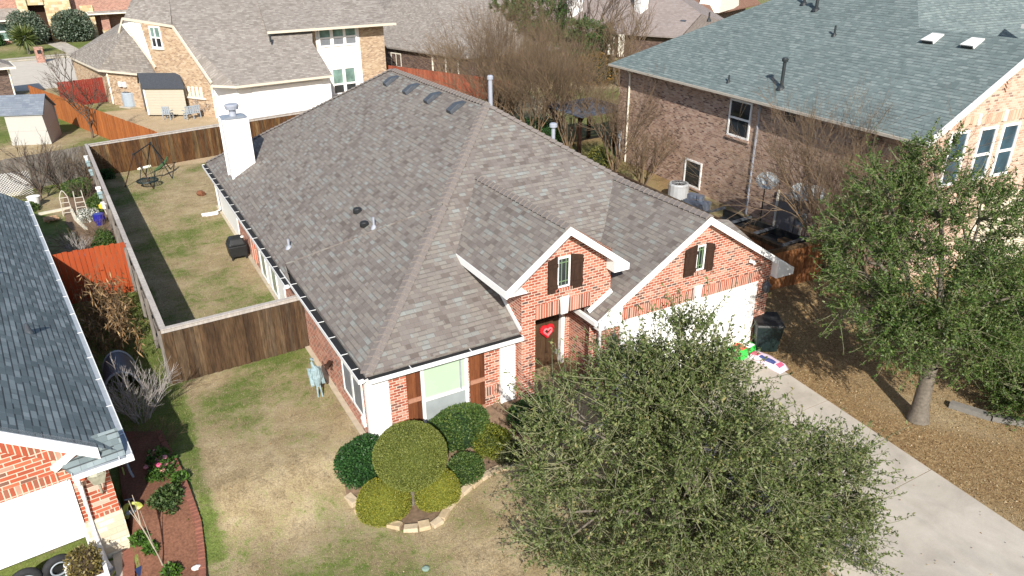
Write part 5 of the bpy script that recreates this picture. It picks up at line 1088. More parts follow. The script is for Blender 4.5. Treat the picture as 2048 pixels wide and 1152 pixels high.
for i, (y, z, mt, lab) in enumerate(((45.3, 1.4, OFFW, 'off white bird house highest on the long fence'), (44.4, 1.35, PB, 'pale blue bird house near the back corner of the long fence'), (42.6, 1.3, PB, 'faded blue box hung mid way on the long fence'), (38.9, 1.35, OFFW, 'white bird house above the yellow ornament'), (38.2, 1.3, PB, 'blue grey bird house right of the yellow ornament'), (36.8, 1.2, OFFW, 'weathered white box lowest on the long fence'))):
    x = -.64+(46.9-y)*(1.08/25.4)-.2; t = thing('bird_house', lab, 'bird house', (x, y, z), group='bird houses on the long fence')
    m = MB(); m.obox((x, y, z), (.16, .2, .22)); m.build('box', mt, t); m = MB(); m.obox((x, y-.06, z+.15), (.22, .16, .03), 0, tilt=(.6, 0)); m.obox((x, y+.06, z+.15), (.22, .16, .03), 0, tilt=(-.6, 0)); m.build('roof', mt, t)
t = thing('garden_cloche', 'grey translucent dome tub half hidden under the slate blue eave', 'tub', (-.95, 22.2, 0))
TUBM = m_plain('smoky_clear_plastic', (.085, .09, .11), .5, .2, 5, spec=.4)
m = MB(); n = 14
for k in range(2):
    y = 21.8+k*1.0; 
prof = [( .5*math.cos(math.pi*i/n), .72*math.sin(math.pi*i/n)) for i in range(n+1)]
for i in range(n):
    (x0, z0), (x1, z1) = prof[i], prof[i+1]; m.poly([(-.95+x0, 21.6, z0), (-.95+x1, 21.6, z1), (-.95+x1*.9, 23.0, z1), (-.95+x0*.9, 23.0, z0)])
m.build('cover', TUBM, t); m = MB(); m.tube([(-.95+x, 21.6, z) for x, z in prof], .035, 6); m.tube([(-.95+x*.9, 23.0, z) for x, z in prof], .035, 6); m.build('hoop', GREYMET, t)
# front bed of the left neighbour
t = thing('watering_can', 'grey garden sprayer with pipe standing in the shaded bed', 'sprayer', (-1.0, 17.2, -.55)); m = MB(); m.lathe([(.13, 0), (.16, .1), (.15, .42), (.06, .5)], (-1.0, 17.2, -.55), 14); m.build('tank', m_plain('grey_green_tank', (.16, .19, .19), .5, .15), t); m = MB(); m.tube([(-1.0, 17.2, -.1), (-1.08, 17.35, .2), (-1.12, 17.5, .5)], .03, 6); m.build('pipe', GREYMET, t)
HOSE = m_plain('yellow_green_hose', (.42, .46, .10), .5, .1)
t = thing('hose_reel', 'yellow garden hose on a small wall reel beside the stone pier', 'hose reel', (-1.2, 16.1, .0))
m = MB(); m.tube([(-1.3, 15.95, .05), (-1.1, 15.95, .05)], .05, 8); m.tube([(-1.3, 16.4, .1), (-1.1, 16.35, .1)], .02, 6); m.build('bracket', GREYMET, t)
m = MB()
for k in range(4): m.tube([(-1.2+.03*k+.16*math.cos(i*math.pi/8), 16.0+.03*math.cos(i), .05+.22*math.sin(i*math.pi/8)) for i in range(17)], .02, 6, cap=False)
m.tube([(-1.25, 17.75, .1), (-1.2, 17.0, -.05), (-1.12, 16.3, .0), (-1.08, 16.05, .12)], .02, 6); m.tube([(-1.1, 16.0, -.1), (-1.15, 15.75, -.45), (-1.35, 15.35, -.55), (-1.62, 15.05, -.56), (-1.8, 14.75, -.56), (-1.95, 14.2, -.56)], .02, 6); m.build('hose', HOSE, t)
m = MB(); m.lathe([(.09, 0), (.12, .03), (.1, .16), (.03, .2)], (-1.05, 16.05, -.1), 10); one('garden_lamp', m, m_plain('pale_yellow_plastic', (.70, .64, .22), .5, .1), 'pale yellow lamp shaped ornament beside the hose reel', 'ornament')
m = MB(); m.tube([(-1.3+.32*math.cos(i*.35), 14.0+.25*math.sin(i*.35), -.55) for i in range(12)], .022, 6); one('garden_hose', m, HOSE, 'loop of yellow green hose at the lower edge of the mulch bed', 'hose')
edge = [(-.28, 19.0), (-.2, 18.2), (-.08, 17.4), (0, 16.6), (.05, 15.8), (.1, 15.1), (.02, 14.4), (-.08, 13.7), (-.12, 13)]
EB = m_plain('edging_brick', (.22, .09, .062), .85, .2, 10, .4); t = thing('brick_edging', 'curved row of red edging bricks between mulch bed and lawn', 'edging', (0, 16, -.6)); m = MB()
for (a, b) in zip(edge, edge[1:]):
    n = 8; ang = math.atan2(b[1]-a[1], b[0]-a[0])
    for i in range(n): x = a[0]+(b[0]-a[0])*(i+.5)/n; y = a[1]+(b[1]-a[1])*(i+.5)/n; m.obox((x, y, gzf(x, y)+.02+random.uniform(-.015, .015)), (.085, .15, .15), ang+random.uniform(-.07, .07))
m.build('bricks', EB, t)
t = thing('brick_edging', 'straight row of edging bricks beside the concrete strip and stone pier', 'edging', (-1.5, 15, -.6)); m = MB()
for i in range(22): m.obox((-1.42-.012*i*.5, 15.35-i*.1, -.56), (.24, .085, .14), random.uniform(-.06, .06))
m.build('bricks', EB, t)
for lab, x, y in (('pale rock on red mulch, larger one', -.35, 14.45), ('pale rock on red mulch, smaller one near the lawn', -.15, 14.05)):
    m = MB(); m.lathe([(.02, 0), (.1, .02), (.11, .07), (.04, .1)], (x, y, -.57), 9, sy=.7); one('rock', m, OFFW, lab, 'rock')
m = MB(); m.obox((-1.22, 14.55, -.5), (.2, .2, .02), .3, tilt=(.5, 0)); m.tube([(-1.22, 14.6, -.6), (-1.22, 14.6, -.5)], .02, 6); one('solar_panel', m, m_plain('navy_solar_cell', (.02, .03, .08), .15, .1, spec=.7), 'small dark blue solar panel in the mulch bed', 'solar panel')
for lab, x, y in (('silver solar garden lamp near the roses', -.33, 16.95), ('silver solar garden lamp below the green shrub', -.72, 15.25)):
    t = thing('garden_lamp', lab, 'garden lamp', (x, y, -.6)); m = MB(); m.tube([(x, y, -.6), (x, y, -.32)], .015, 6); m.build('stake', METAL, t); m = MB(); m.lathe([(.03, 0), (.07, .03), (.07, .08), (.02, .11)], (x, y, -.34), 10); m.build('lamp_head', METAL, t)
t = thing('planter_box', 'white square planter box on the neighbour driveway', 'planter', (-2.2, 14.7, -.58), rad(6)); m = MB()
for x0, x1, y0, y1 in ((-.38, .38, -.42, -.34), (-.38, .38, .34, .42), (-.38, -.3, -.34, .34), (.3, .38, -.34, .34)): m.box(x0, x1, y0, y1, 0, .5)
m.build('box', WHITE, t, local=True); m = MB(); m.box(-.3, .3, -.34, .34, .05, .42); m.build('soil', SOIL, t, local=True)
TYRE = m_plain('tyre_rubber', (.022, .022, .024), .8, .2, 20)
def tyre(label, x, y, z, rz):
    t = thing('car_tyre', label, 'tyre', (x, y, z), rz); m = MB()
    R = .23; m.tube([(R*math.cos(i*math.pi/12), 0, R*math.sin(i*math.pi/12)) for i in range(25)], .085, 10, cap=False); m.build('rubber', TYRE, t, local=True, smooth=True)
    m = MB(); m.tube([(.16*math.cos(i*math.pi/12), -.06, .16*math.sin(i*math.pi/12)) for i in range(25)], .02, 6, cap=False); m.build('rim', GREYMET, t, local=True)
tyre('black tyre under the open garage door, nearest the planter', -2.75, 15.28, -.27, .25); tyre('black tyre under the open garage door, at the left edge', -3.35, 15.2, -.27, .1)
m = MB(); m.obox((-3.0, 14.55, -.42), (.8, .5, .28), .2); m.obox((-3.0, 14.55, -.26), (.86, .56, .05), .2); one('storage_box', m, m_plain('translucent_green_box', (.16, .28, .25), .3, .2, spec=.5), 'pale green storage box in front of the open garage', 'box')
m = MB(); m.lathe([(.13, 0), (.15, .3), (.05, .34)], (-2.52, 14.75, -.57), 12); one('oil_can', m, m_plain('yellow_red_can', (.62, .36, .02), .4, .4, 9), 'yellow can between planter and green box', 'can')
m = MB(); m.obox((-1.62, 14.95, -.54), (.2, .9, .06), .05); one('kerb_strip', m, CONC, 'short concrete strip beside the edging bricks', 'kerb')
# --- street side
t = thing('mailbox', 'brick pillar mailbox beside the far kerb', 'mailbox', (-3.6, 99.2, 0)); m = MB(); m.obox((-3.6, 99.2, .75), (.75, .75, 1.5), .15); m.build('pillar', BRICKF, t)
m = MB(); m.obox((-3.6, 99.2, 1.55), (.8, .8, .14), .15); m.build('cap', BRICKF, t); m = MB(); m.obox((-3.55, 98.8, 1.15), (.36, .1, .36), .15); m.build('letter_flap', BLACKP, t)

# ================================================================== VEGETATION
def unit(a): return a/(np.linalg.norm(a, axis=-1, keepdims=True)+1e-9)
def tubes_np(polys, k=4):
    Vs, Fs, off = [], [], 0; ang = np.arange(k)*2*np.pi/k; ca, sa = np.cos(ang), np.sin(ang)
    for P, R in polys:
        n = len(P); D = np.empty_like(P); D[1:-1] = P[2:]-P[:-2]; D[0] = P[1]-P[0]; D[-1] = P[-1]-P[-2]; D = unit(D)
        A = np.cross(D, (.31, .17, .93)); A = unit(A); B = np.cross(D, A)
        V = P[:, None, :]+R[:, None, None]*(ca[None, :, None]*A[:, None, :]+sa[None, :, None]*B[:, None, :]); Vs.append(V.reshape(-1, 3))
        i = np.arange(n-1)[:, None]*k; j = np.arange(k)[None, :]; q = (j+1) % k
        Fs.append((np.stack([i+j, i+q, i+k+q, i+k+j], -1).reshape(-1, 4))+off); off += n*k
    return np.concatenate(Vs), np.concatenate(Fs)
def leaves_np(c, a, l, w, r, fold=.25):
    n = len(c); a = unit(a); s = unit(np.cross(a, unit(r.normal(size=(n, 3))))); u = np.cross(s, a)
    l = np.broadcast_to(l, n)[:, None]; w = np.broadcast_to(w, n)[:, None]
    V = np.stack([c, c+a*l*.45+s*w*.5+u*w*fold, c+a*l, c+a*l*.45-s*w*.5+u*w*fold], 1).reshape(-1, 3)
    return V, np.arange(4*n).reshape(n, 4)
def curve(p, q, bend, n=5, r=None):
    t = np.linspace(0, 1, n)[:, None]; m = (p+q)/2+bend; return (1-t)**2*p+2*t*(1-t)*m+t*t*q
def oak(name, label, base, trunk_h, r0, lobes, ncl, seed, leafmat, cat='tree', nsh=6, nlf=24, ll=.08, lw=.038, shl=(.4, .75), lean=(0, 0), spray=0.):
    """lobes: (x, y, z, r) leaf masses, each carried by a limb of its own"""
    r = np.random.default_rng(seed); base = np.array(base, float); LB = np.array(lobes, float); C3, RR = LB[:, :3], LB[:, 3]; cen = np.average(C3, axis=0, weights=RR**2)
    t = thing(name, label, cat, tuple(base)); wood = []
    fork = base+np.array((lean[0], lean[1], trunk_h)); tp = curve(base, fork, np.array((lean[0]*.2, .05, 0)), 6)
    wood.append((tp, np.linspace(r0*1.25, r0*.85, 6)*np.array((1.25, 1, .95, .95, 1, 1.05)))); nodes = [fork]
    for i, c in enumerate(C3):
        P = curve(fork, c+np.array((0, 0, .15)), np.array((0, 0, .3))+r.normal(0, .2, 3), 8); wood.append((P, np.linspace(r0*.5, r0*.12, 8))); nodes += list(P[2:])
        for k in range(3):
            q = P[5]; e = c+unit(r.normal(size=3))*RR[i]*.6; B = curve(q, e, r.normal(0, .15, 3), 6); wood.append((B, np.linspace(r0*.2, r0*.07, 6))); nodes += list(B[2:])
    nodes = np.array(nodes); cl, co = [], []; w = RR**2/np.sum(RR**2); hol = np.array([C3[k]+unit(r.normal(size=3))*RR[k]*.8 for k in r.choice(len(RR), 3*len(RR), p=w)])
    while len(cl) < ncl:
        k = r.choice(len(RR), p=w); d = unit(r.normal(size=3)); p = C3[k]+d*RR[k]*(.45+.55*r.uniform()**.6)*(1+.12*math.sin(5*d[0]+k)+.12*math.sin(6*d[1]+2*k))
        if p[2] < base[2]+.25: continue
        dd = np.linalg.norm(C3-p, axis=1)/RR; dd[k] = 9
        if dd.min() < .55 and r.uniform() < .75: continue
        if np.linalg.norm(hol-p, axis=1).min() < .42 and r.uniform() < .92: continue
        cl.append(p); co.append(unit(d+.6*unit(p-cen)))
    LC, LA, twigs = [], [], []
    for p, out in zip(cl, co):
        k = int(np.argmin(np.linalg.norm(nodes-p, axis=1))); q = nodes[k]; L = np.linalg.norm(p-q); P = curve(q, p, r.normal(0, .14, 3)*L+np.array((0, 0, .08*L)), 5); twigs.append((P, np.linspace(min(.028, .012+.008*L), .008, 5))); last = unit(P[-1]-P[-2])
        for s in range(nsh):
            d = unit(out*.45+last*.35+np.array((0, 0, .40))+r.normal(0, .65, 3)); long = r.uniform() < spray; sl_ = r.uniform(*shl)*(1.7 if long else 1); st = P[-1] if s % 2 else P[3]+(P[4]-P[3])*r.uniform()
            e = st+d*sl_; S_ = curve(st, e, r.normal(0, .10, 3)*sl_+np.array((0, 0, -.06*sl_)), 4); twigs.append((S_, np.array((.009, .008, .006, .004))*(1.15 if long else .75)))
            n = max(5, int(nlf*sl_/.6*(.55 if long else 1))); tt = r.uniform(.05, 1, n)[:, None]; c = (1-tt)**2*S_[0]+2*tt*(1-tt)*(2*S_[1]-.5*(S_[0]+S_[3]) if 0 else (S_[1]+S_[2])/2)+tt*tt*S_[3]+r.normal(0, .018, (n, 3)); LC.append(c); LA.append(unit(d*.5+r.normal(0, .8, (n, 3))))
    V, F = tubes_np(wood, 8); np_mesh('trunk', V, F, BARK, t, smooth=True, local=False)
    V, F = tubes_np(twigs, 3); np_mesh('branches', V, F, TWIGO, t, local=False)
    LC = np.concatenate(LC); LA = np.concatenate(LA); sz = r.uniform(.7, 1.25, len(LC)); V, F = leaves_np(LC, LA, ll*sz, lw*sz, r)
    np_mesh('crown', V, F, leafmat, t, local=False); return t
OAKL = m_leaf('live_oak_leaf', [(0, (.042, .068, .020)), (.35, (.090, .125, .036)), (.7, (.150, .185, .062)), (.93, (.23, .25, .11)), (1, (.28, .23, .09))], rough=.5, spec=.3, trans=.3)
OAKR = m_leaf('dark_oak_leaf', [(0, (.026, .062, .014)), (.4, (.062, .118, .024)), (.75, (.115, .17, .042)), (1, (.19, .225, .08))], rough=.45, spec=.32, trans=.3)
oak('oak_tree', 'big live oak with long bare shoots in the front lawn, nearest the viewer', (9.3, 8.6, -.6), 1.3, .17, [(9.35, 8.89, 2.4, 1.85), (9.25, 9.5, 4.3, .85), (8.36, 9.83, 3.74, .9), (10.15, 8.8, 3.1, .7), (7.26, 10.33, 3.0, .85), (6.92, 10.3, 2.0, .8), (7.0, 10.0, .85, .9), (8.12, 9.05, .9, 1.3), (10.13, 7.91, .9, 1.4), (11.25, 7.85, 2.1, .7), (11.85, 7.35, 1.5, .85), (11.8, 7.1, .45, .85), (9.0, 8.09, .4, 1.0), (9.0, 8.6, 3.3, 1.2)], 820, 11, OAKL, spray=.3)
oak('oak_tree', 'darker oak with visible forked trunk on the leaf strewn verge', (18.75, 9.62, -.6), 1.7, .21, [(18.22, 10.13, 3.7, 1.8), (17.1, 11.1, 3.6, .95), (16.9, 11.5, 4.7, .85), (17.5, 11.1, 5.7, .95), (18.13, 10.52, 6.5, .8), (19.43, 9.79, 5.2, 1.15), (20.02, 9.11, 3.45, 1.25), (19.14, 9.3, 2.2, 1.0), (17.5, 10.0, 2.45, .95), (16.95, 10.6, 2.8, .85), (20.8, 8.8, 1.7, 1.0)], 600, 23, OAKR, lean=(.1, .1), spray=.08)
oak('oak_tree', 'dense oak cut by the right edge above the kerbed bed', (22.6, 9.4, -.5), .9, .13, [(22.12, 8.82, .75, 1.25), (21.75, 8.6, .35, .9), (22.22, 9.11, 2.1, 1.2), (22.9, 9.6, 1.3, 1.2), (21.5, 8.2, .1, .8), (21.3, 9.4, 1.6, .9)], 460, 37, OAKR)
EVG = m_leaf('evergreen_leaf', [(0, (.018, .048, .012)), (.5, (.042, .095, .022)), (1, (.085, .145, .035))], trans=.2)
oak('evergreen_tree', 'tall dark evergreen tree behind the bare myrtles, at the top centre', (38.2, 64, 0), 2, .2, [(37.8, 63.5, 5.2, 2.2), (36.2, 65, 5.6, 1.6), (39.6, 62.5, 4.6, 1.8), (38, 63.5, 3, 2.2)], 230, 41, EVG, nsh=5, nlf=18, ll=.2, lw=.1, shl=(.5, .9))
oak('evergreen_tree', 'smaller round evergreen right of the tall dark one', (41.0, 58.6, 0), 1.5, .15, [(41.0, 58.4, 4.2, 1.5), (41.8, 57.6, 3.2, 1.4), (40.4, 58.8, 3.0, 1.5)], 130, 43, EVG, nsh=5, nlf=18, ll=.2, lw=.1, shl=(.4, .7))

def bare(name, label, base, H_, stems, spread, seed, mat, depth=5, r0=.035, cat='tree', jit=.28, kids=(2, 3), trunk=0, shrink=.74, upb=.25, group=None, k=3, barkmat=None):
    r = np.random.default_rng(seed); t = thing(name, label, cat, base, 0, group); big, small = [], []; base = np.array(base, float)
    L0 = H_*(1-shrink)/(1-shrink**(depth+1))
    def grow(p, d, L, rad_, lev):
        e = p+d*L; P = curve(p, e, r.normal(0, .07*L, 3), 4); (big if lev < 2 else small).append((P, np.linspace(rad_, rad_*.72, 4)))
        if lev >= depth: return
        for _ in range(r.integers(kids[0], kids[1]+1)):
            nd = unit(d+r.normal(0, jit, 3)+np.array((0, 0, upb*.3))); st = P[-1] if r.uniform() < .7 else P[2]; grow(st, nd, L*shrink*r.uniform(.75, 1.25), rad_*.66, lev+1)
    org = base.copy()
    if trunk:
        P = curve(base, base+np.array((.05, .03, trunk)), r.normal(0, .05, 3), 4); big.append((P, np.linspace(r0*1.7, r0*1.3, 4))); org = P[-1]
    for i in range(stems):
        a = 2*np.pi*(i+r.uniform(-.3, .3))/stems; d = unit(np.array((np.cos(a)*spread, np.sin(a)*spread, 1))); grow(org+np.array((np.cos(a), np.sin(a), 0))*(.08 if not trunk else .0), d, L0*r.uniform(.85, 1.2), r0, 0)
    V, F = tubes_np(big, 6); np_mesh('trunk', V, F, barkmat or mat, t, smooth=True, local=False); V, F = tubes_np(small, k); np_mesh('branches', V, F, mat, t, local=False); return t
for a in (('bare multi stemmed myrtle left of the pair beyond the roof ridge', (23.8, 39.6, 0), 6.6, 8, .42, 51), ('bare multi stemmed myrtle with pale stems beside the pergola', (25.4, 37.9, 0), 6.8, 9, .40, 52), ('bare myrtle rising behind the tall roof pipe', (22.5, 42.5, 0), 6.6, 7, .45, 53), ('bare myrtle farthest back under the dark evergreen', (28.2, 43.5, 0), 7.2, 8, .42, 54), ('leaning bare myrtle at the left of the myrtle row', (24.3, 44.8, 0), 7.4, 8, .42, 59), ('bare myrtle between the left myrtles, set back', (26.2, 46.8, 0), 7.6, 8, .42, 60)):
    bare('bare_tree', *a, TWIGT, depth=7, r0=.05, jit=.27, kids=(2, 3), shrink=.80, group='bare myrtles beyond the main roof')
for a in (('bare tan tree against the mauve wall beside the corner pipe', (24.9, 32.4, 0), 4.7, 6, .40, 55), ('large bare tan tree in front of the teal roof eave', (23.6, 16.9, 0), 6.6, 8, .42, 56), ('bare tan tree between the large bare one and the front gable', (23.2, 14.8, 0), 5.8, 6, .40, 57), ('low bare tan shrub at the foot of the mauve wall', (24.7, 29.6, 0), 2.9, 5, .5, 58)):
    bare('bare_tree', *a, TWIGT, depth=7 if a[2] > 4 else 6, r0=.05, jit=.28, kids=(2, 3), shrink=.80, group='bare trees along the mauve wall')
bare('bare_tree', 'slender bare tree in front of the dark brown house', (27.6, 60.5, 0), 4.6, 6, .35, 61, TWIGT, depth=5, r0=.06, shrink=.78)
bare('bare_tree', 'wide purplish bare tree before the white chimneyed house', (44, 64, 0), 9, 7, .5, 62, TWIGD, depth=6, r0=.12, shrink=.78, k=3)
bare('bare_tree', 'small reddish bare tree beside the teal roof edge', (41.5, 54, 0), 6.0, 5, .35, 68, TWIGT, depth=5, r0=.07, shrink=.78)
bare('bare_tree', 'dark bare sapling beside the white shed', (-.3, 57.2, 0), 3.6, 4, .42, 63, TWIGD, depth=5, r0=.05, trunk=.7, jit=.35, shrink=.76)
bare('bare_tree', 'thin bare sapling before the dark red fence', (-1.2, 66, 0), 4.0, 2, .25, 64, TWIGD, depth=4, r0=.05, trunk=.8, jit=.3)
bare('bare_shrub', 'dark bare bush arching before the grey fence', (-3.2, 43.6, 0), 2.7, 7, .55, 65, TWIGD, depth=4, r0=.035, cat='shrub', trunk=.35, jit=.3)
bare('bare_shrub', 'second dark bare bush nearer the fence corner', (-2.2, 44.6, 0), 2.2, 8, .5, 66, TWIGD, depth=4, r0=.025, cat='shrub', jit=.3)
bare('bare_shrub', 'silver grey bare bush beside the slate blue eave', (-.62, 19.9, -.2), 1.75, 16, .5, 67, TWIGG, depth=4, r0=.022, cat='shrub', jit=.27, kids=(2, 3), shrink=.8)
bare('bare_shrub', 'brown tangled bare bush below the silver one', (-.7, 18.5, -.5), 1.05, 16, .8, 69, TWIGT, depth=4, r0=.014, cat='shrub', jit=.4, shrink=.8)
bare('bare_shrub', 'pale dry bush beside the tan house corner', (7.7, 60.6, 0), 1.3, 8, .6, 70, TWIGG, depth=4, r0=.03, cat='shrub', jit=.3)
bare('bare_shrub', 'bleached bare branches near the right edge above the oak', (21.9, 11.4, 1.8), 2.3, 7, .8, 71, TWIGG, depth=4, r0=.03, cat='shrub', jit=.3)
bare('bare_shrub', 'tan straw like bush beside the blue slate roof edge', (-1.75, 34.6, 0), 1.1, 16, 1.0, 72, TWIGT, depth=3, r0=.014, cat='shrub', jit=.25)
bare('bare_shrub', 'white stemmed dry bush in the galvanised tub', (-1.7, 33.4, .3), .85, 14, .6, 73, TWIGG, depth=3, r0=.014, cat='shrub', jit=.3)
bare('bare_shrub', 'brown bare rose bush beside the pointed trellis', (-1.2, 42.3, 0), 1.2, 12, .6, 74, TWIGD, depth=4, r0=.014, cat='shrub', jit=.35)
bare('bare_shrub', 'brown bare bush below the flat topped trellis', (-1.0, 36.0, 0), 1.1, 12, .8, 75, TWIGT, depth=4, r0=.014, cat='shrub', jit=.35)
bare('bare_shrub', 'brown climbing bush in the grey fence corner', (-1.05, 45.9, 0), 1.7, 10, .4, 76, TWIGT, depth=4, r0=.018, cat='shrub', jit=.35)
# staked sapling in the mulch bed
t = thing('bare_sapling', 'pale leafless stick plant standing in the mulch bed', 'sapling', (-.78, 14.4, -.6)); 
tp = [((-.78, 14.4, -.6), (-.86, 14.5, .0)), ((-.86, 14.5, .0), (-1.0, 14.75, .55)), ((-1.0, 14.75, .55), (-1.12, 15.1, 1.0)), ((-1.0, 14.75, .55), (-1.02, 15.05, 1.15)), ((-.93, 14.62, .3), (-1.15, 14.95, .85)), ((-.86, 14.5, 0), (-.95, 14.9, .8))]
V, F = tubes_np([(curve(np.array(a), np.array(b), rng.normal(0, .02, 3), 4), np.linspace(.022-.002*i, .012-.0015*i, 4)) for i, (a, b) in enumerate(tp)], 6); np_mesh('stem', V, F, m_plain('pale_stick', (.29, .245, .19), .9, .12), t, local=False)

# ---- clipped and loose shrubs
def shrub(name, label, c, radii, n, ls, stops, seed, cat='shrub', body=(.012, .022, .006), clipped=True, stem=None, flat=1., rough=.5, lum=.05, group=None, cut=None):
    r = np.random.default_rng(seed); c = np.array(c, float); radii = np.array(radii, float); t = thing(name, label, cat, (c[0], c[1], gzf(c[0], c[1])), 0, group)
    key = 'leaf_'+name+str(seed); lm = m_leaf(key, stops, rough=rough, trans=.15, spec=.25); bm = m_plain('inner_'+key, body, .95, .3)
    d = unit(r.normal(size=(n, 3))); 
    def rad_(d): return 1+lum*(np.sin(4.1*d[:, 0]+seed)+np.sin(5.3*d[:, 1]+2*seed)+np.sin(4.7*d[:, 2]+.7*seed))
    e = np.sign(d)*np.abs(d)**flat; e = e/(np.linalg.norm(e, axis=1, keepdims=True)**1.0); rho = rad_(d)
    shell = (1-.05*r.uniform(size=n)) if clipped else (1-.35*r.uniform(size=n)**2)
    P = c+e*radii*(rho*shell)[:, None]; nn = unit(e/radii)
    A = unit(nn*(.55 if clipped else .6)+r.normal(0, .75 if clipped else .6, (n, 3))); keep = P[:, 2] > gzf(c[0], c[1])+.02
    if cut is not None: keep &= P[:, 2] > cut
    sz = r.uniform(.7, 1.3, n); V, F = leaves_np(P[keep], A[keep], (ls*sz)[keep], (ls*.55*sz)[keep], r)
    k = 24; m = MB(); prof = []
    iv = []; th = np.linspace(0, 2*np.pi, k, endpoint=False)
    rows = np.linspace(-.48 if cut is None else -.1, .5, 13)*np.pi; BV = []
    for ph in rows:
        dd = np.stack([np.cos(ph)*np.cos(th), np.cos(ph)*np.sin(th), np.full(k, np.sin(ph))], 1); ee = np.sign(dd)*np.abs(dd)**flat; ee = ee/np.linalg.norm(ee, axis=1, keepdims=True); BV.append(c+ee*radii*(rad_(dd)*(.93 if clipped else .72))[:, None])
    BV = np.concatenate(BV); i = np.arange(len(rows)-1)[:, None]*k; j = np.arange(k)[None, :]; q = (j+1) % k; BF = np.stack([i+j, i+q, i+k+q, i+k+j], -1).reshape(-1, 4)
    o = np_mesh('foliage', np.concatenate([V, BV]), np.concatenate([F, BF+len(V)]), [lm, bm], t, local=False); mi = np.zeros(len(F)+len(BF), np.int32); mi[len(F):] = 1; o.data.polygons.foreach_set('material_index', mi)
    if stem:
        b = np.array(stem, float); V, F = tubes_np([(curve(b, np.array((c[0], c[1], c[2]-radii[2]*.4)), np.array((.02, .03, 0)), 5), np.linspace(.06, .05, 5))], 8); np_mesh('stem', V, F, BARK, t, smooth=True, local=False)
    return t
OLV = [(0, (.088, .115, .022)), (.5, (.148, .172, .036)), (1, (.21, .22, .06))]
YLG = [(0, (.11, .135, .02)), (.5, (.185, .20, .03)), (.8, (.25, .245, .035)), (1, (.33, .28, .04))]
GRD = [(0, (.012, .042, .012)), (.5, (.025, .08, .02)), (1, (.06, .135, .035))]
GRM = [(0, (.022, .055, .014)), (.5, (.055, .105, .024)), (1, (.13, .17, .045))]
shrub('topiary_shrub', 'big clipped mushroom shaped topiary on a short stem', (4.86, 13.66, .85), (.88, .86, .79), 46000, .034, OLV, 3, body=(.075, .09, .02), stem=(4.8, 13.6, -.6), lum=.012, flat=.9)
shrub('mound_shrub', 'yellow green clipped mound left of the topiary stem', (4.13, 13.78, -.35), (.66, .62, .62), 22000, .032, YLG, 4, body=(.125, .135, .02), flat=.85, lum=.02)
shrub('mound_shrub', 'yellow green clipped mound right of the topiary stem', (5.42, 13.52, -.35), (.58, .55, .56), 18000, .032, YLG, 5, body=(.125, .135, .02), flat=.85, lum=.02)
shrub('box_shrub', 'dark green leafy shrub at the white house corner', (4.12, 15.05, -.15), (.72, .80, .66), 14000, .06, GRD, 6, body=(.012, .03, .01), clipped=False)
shrub('box_shrub', 'mid green hedge shrub under the front window', (6.75, 15.05, -.05), (.98, .62, .72), 15000, .06, GRM, 7, body=(.012, .03, .01), clipped=False, flat=.8)
shrub('box_shrub', 'yellowish round shrub right of the window hedge', (7.45, 14.45, -.28), (.55, .5, .48), 8000, .05, [(0, (.05, .07, .012)), (.5, (.12, .145, .02)), (1, (.22, .22, .03))], 8, body=(.02, .03, .008), clipped=False)
shrub('box_shrub', 'loose green shrub above the stone edging curve', (6.4, 13.85, -.35), (.46, .42, .46), 6000, .05, GRM, 9, body=(.015, .03, .008), clipped=False)
shrub('box_shrub', 'dark hedge shrub between the white pilaster and the front door', (9.0, 14.75, -.15), (.78, .6, .6), 9000, .05, GRD, 10, body=(.01, .02, .008), clipped=False, flat=.75)
shrub('box_shrub', 'low dark twiggy shrub in front of the brick pier', (7.75, 14.0, -.42), (.42, .4, .3), 4000, .045, [(0, (.03, .03, .015)), (1, (.10, .11, .04))], 12, clipped=False)
shrub('leafy_shrub', 'bushy green shrub in the middle of the red mulch bed', (-.45, 15.95, -.25), (.52, .62, .48), 5500, .085, [(0, (.02, .045, .014)), (.5, (.05, .088, .025)), (1, (.11, .15, .055))], 13, clipped=False, lum=.1)
shrub('leafy_shrub', 'yellow green low shrub beside the edging bricks', (-.12, 15.35, -.42), (.26, .34, .26), 1500, .06, [(0, (.07, .075, .015)), (1, (.17, .15, .04))], 14, clipped=False, lum=.1)
ros = shrub('rose_bush', 'rose bush with pink blooms beside the lawn edge', (-.36, 17.35, -.2), (.42, .62, .5), 3600, .08, [(0, (.025, .06, .012)), (1, (.08, .16, .03))], 15, clipped=False, lum=.12)
PKM = [m_plain('pink_petal', (.55, .10, .19), .6, .2, 30), m_plain('salmon_petal', (.62, .26, .27), .6, .2, 30)]
for i in range(18):
    a = random.uniform(0, 6.28); rr = random.uniform(0, .36); x, y, z = -.40+rr*math.cos(a), 17.4+math.sin(a)*rr*1.5, .22+random.uniform(-.08, .14)-rr*.35
    m = MB(); m.lathe([(.015, -.04), (.065, 0), (.075, .03), (.045, .06), (.01, .045)], (x, y, z), 9); m.build('bloom', PKM[i % 2], ros, smooth=True)
for i, (x, y, s, l) in enumerate(((-.55, 17.0, .2, 'bright green tufted plant under the roses'), (-1.12, 15.15, .16, 'bright green tuft beside the stone pier, nearer the hose'), (-.95, 14.85, .13, 'small bright green tuft next to the solar panel'), (-.65, 14.15, .2, 'green tuft round the foot of the pale stick plant'), (-.05, 16.6, .18, 'green weeds on the lawn side of the edging bricks'))):
    shrub('tuft_plant', l, (x, y, gzf(x, y)+.06), (s, s, .16), 420, .09, [(0, (.035, .085, .012)), (1, (.09, .17, .03))], 80+i, cat='plant', clipped=False)
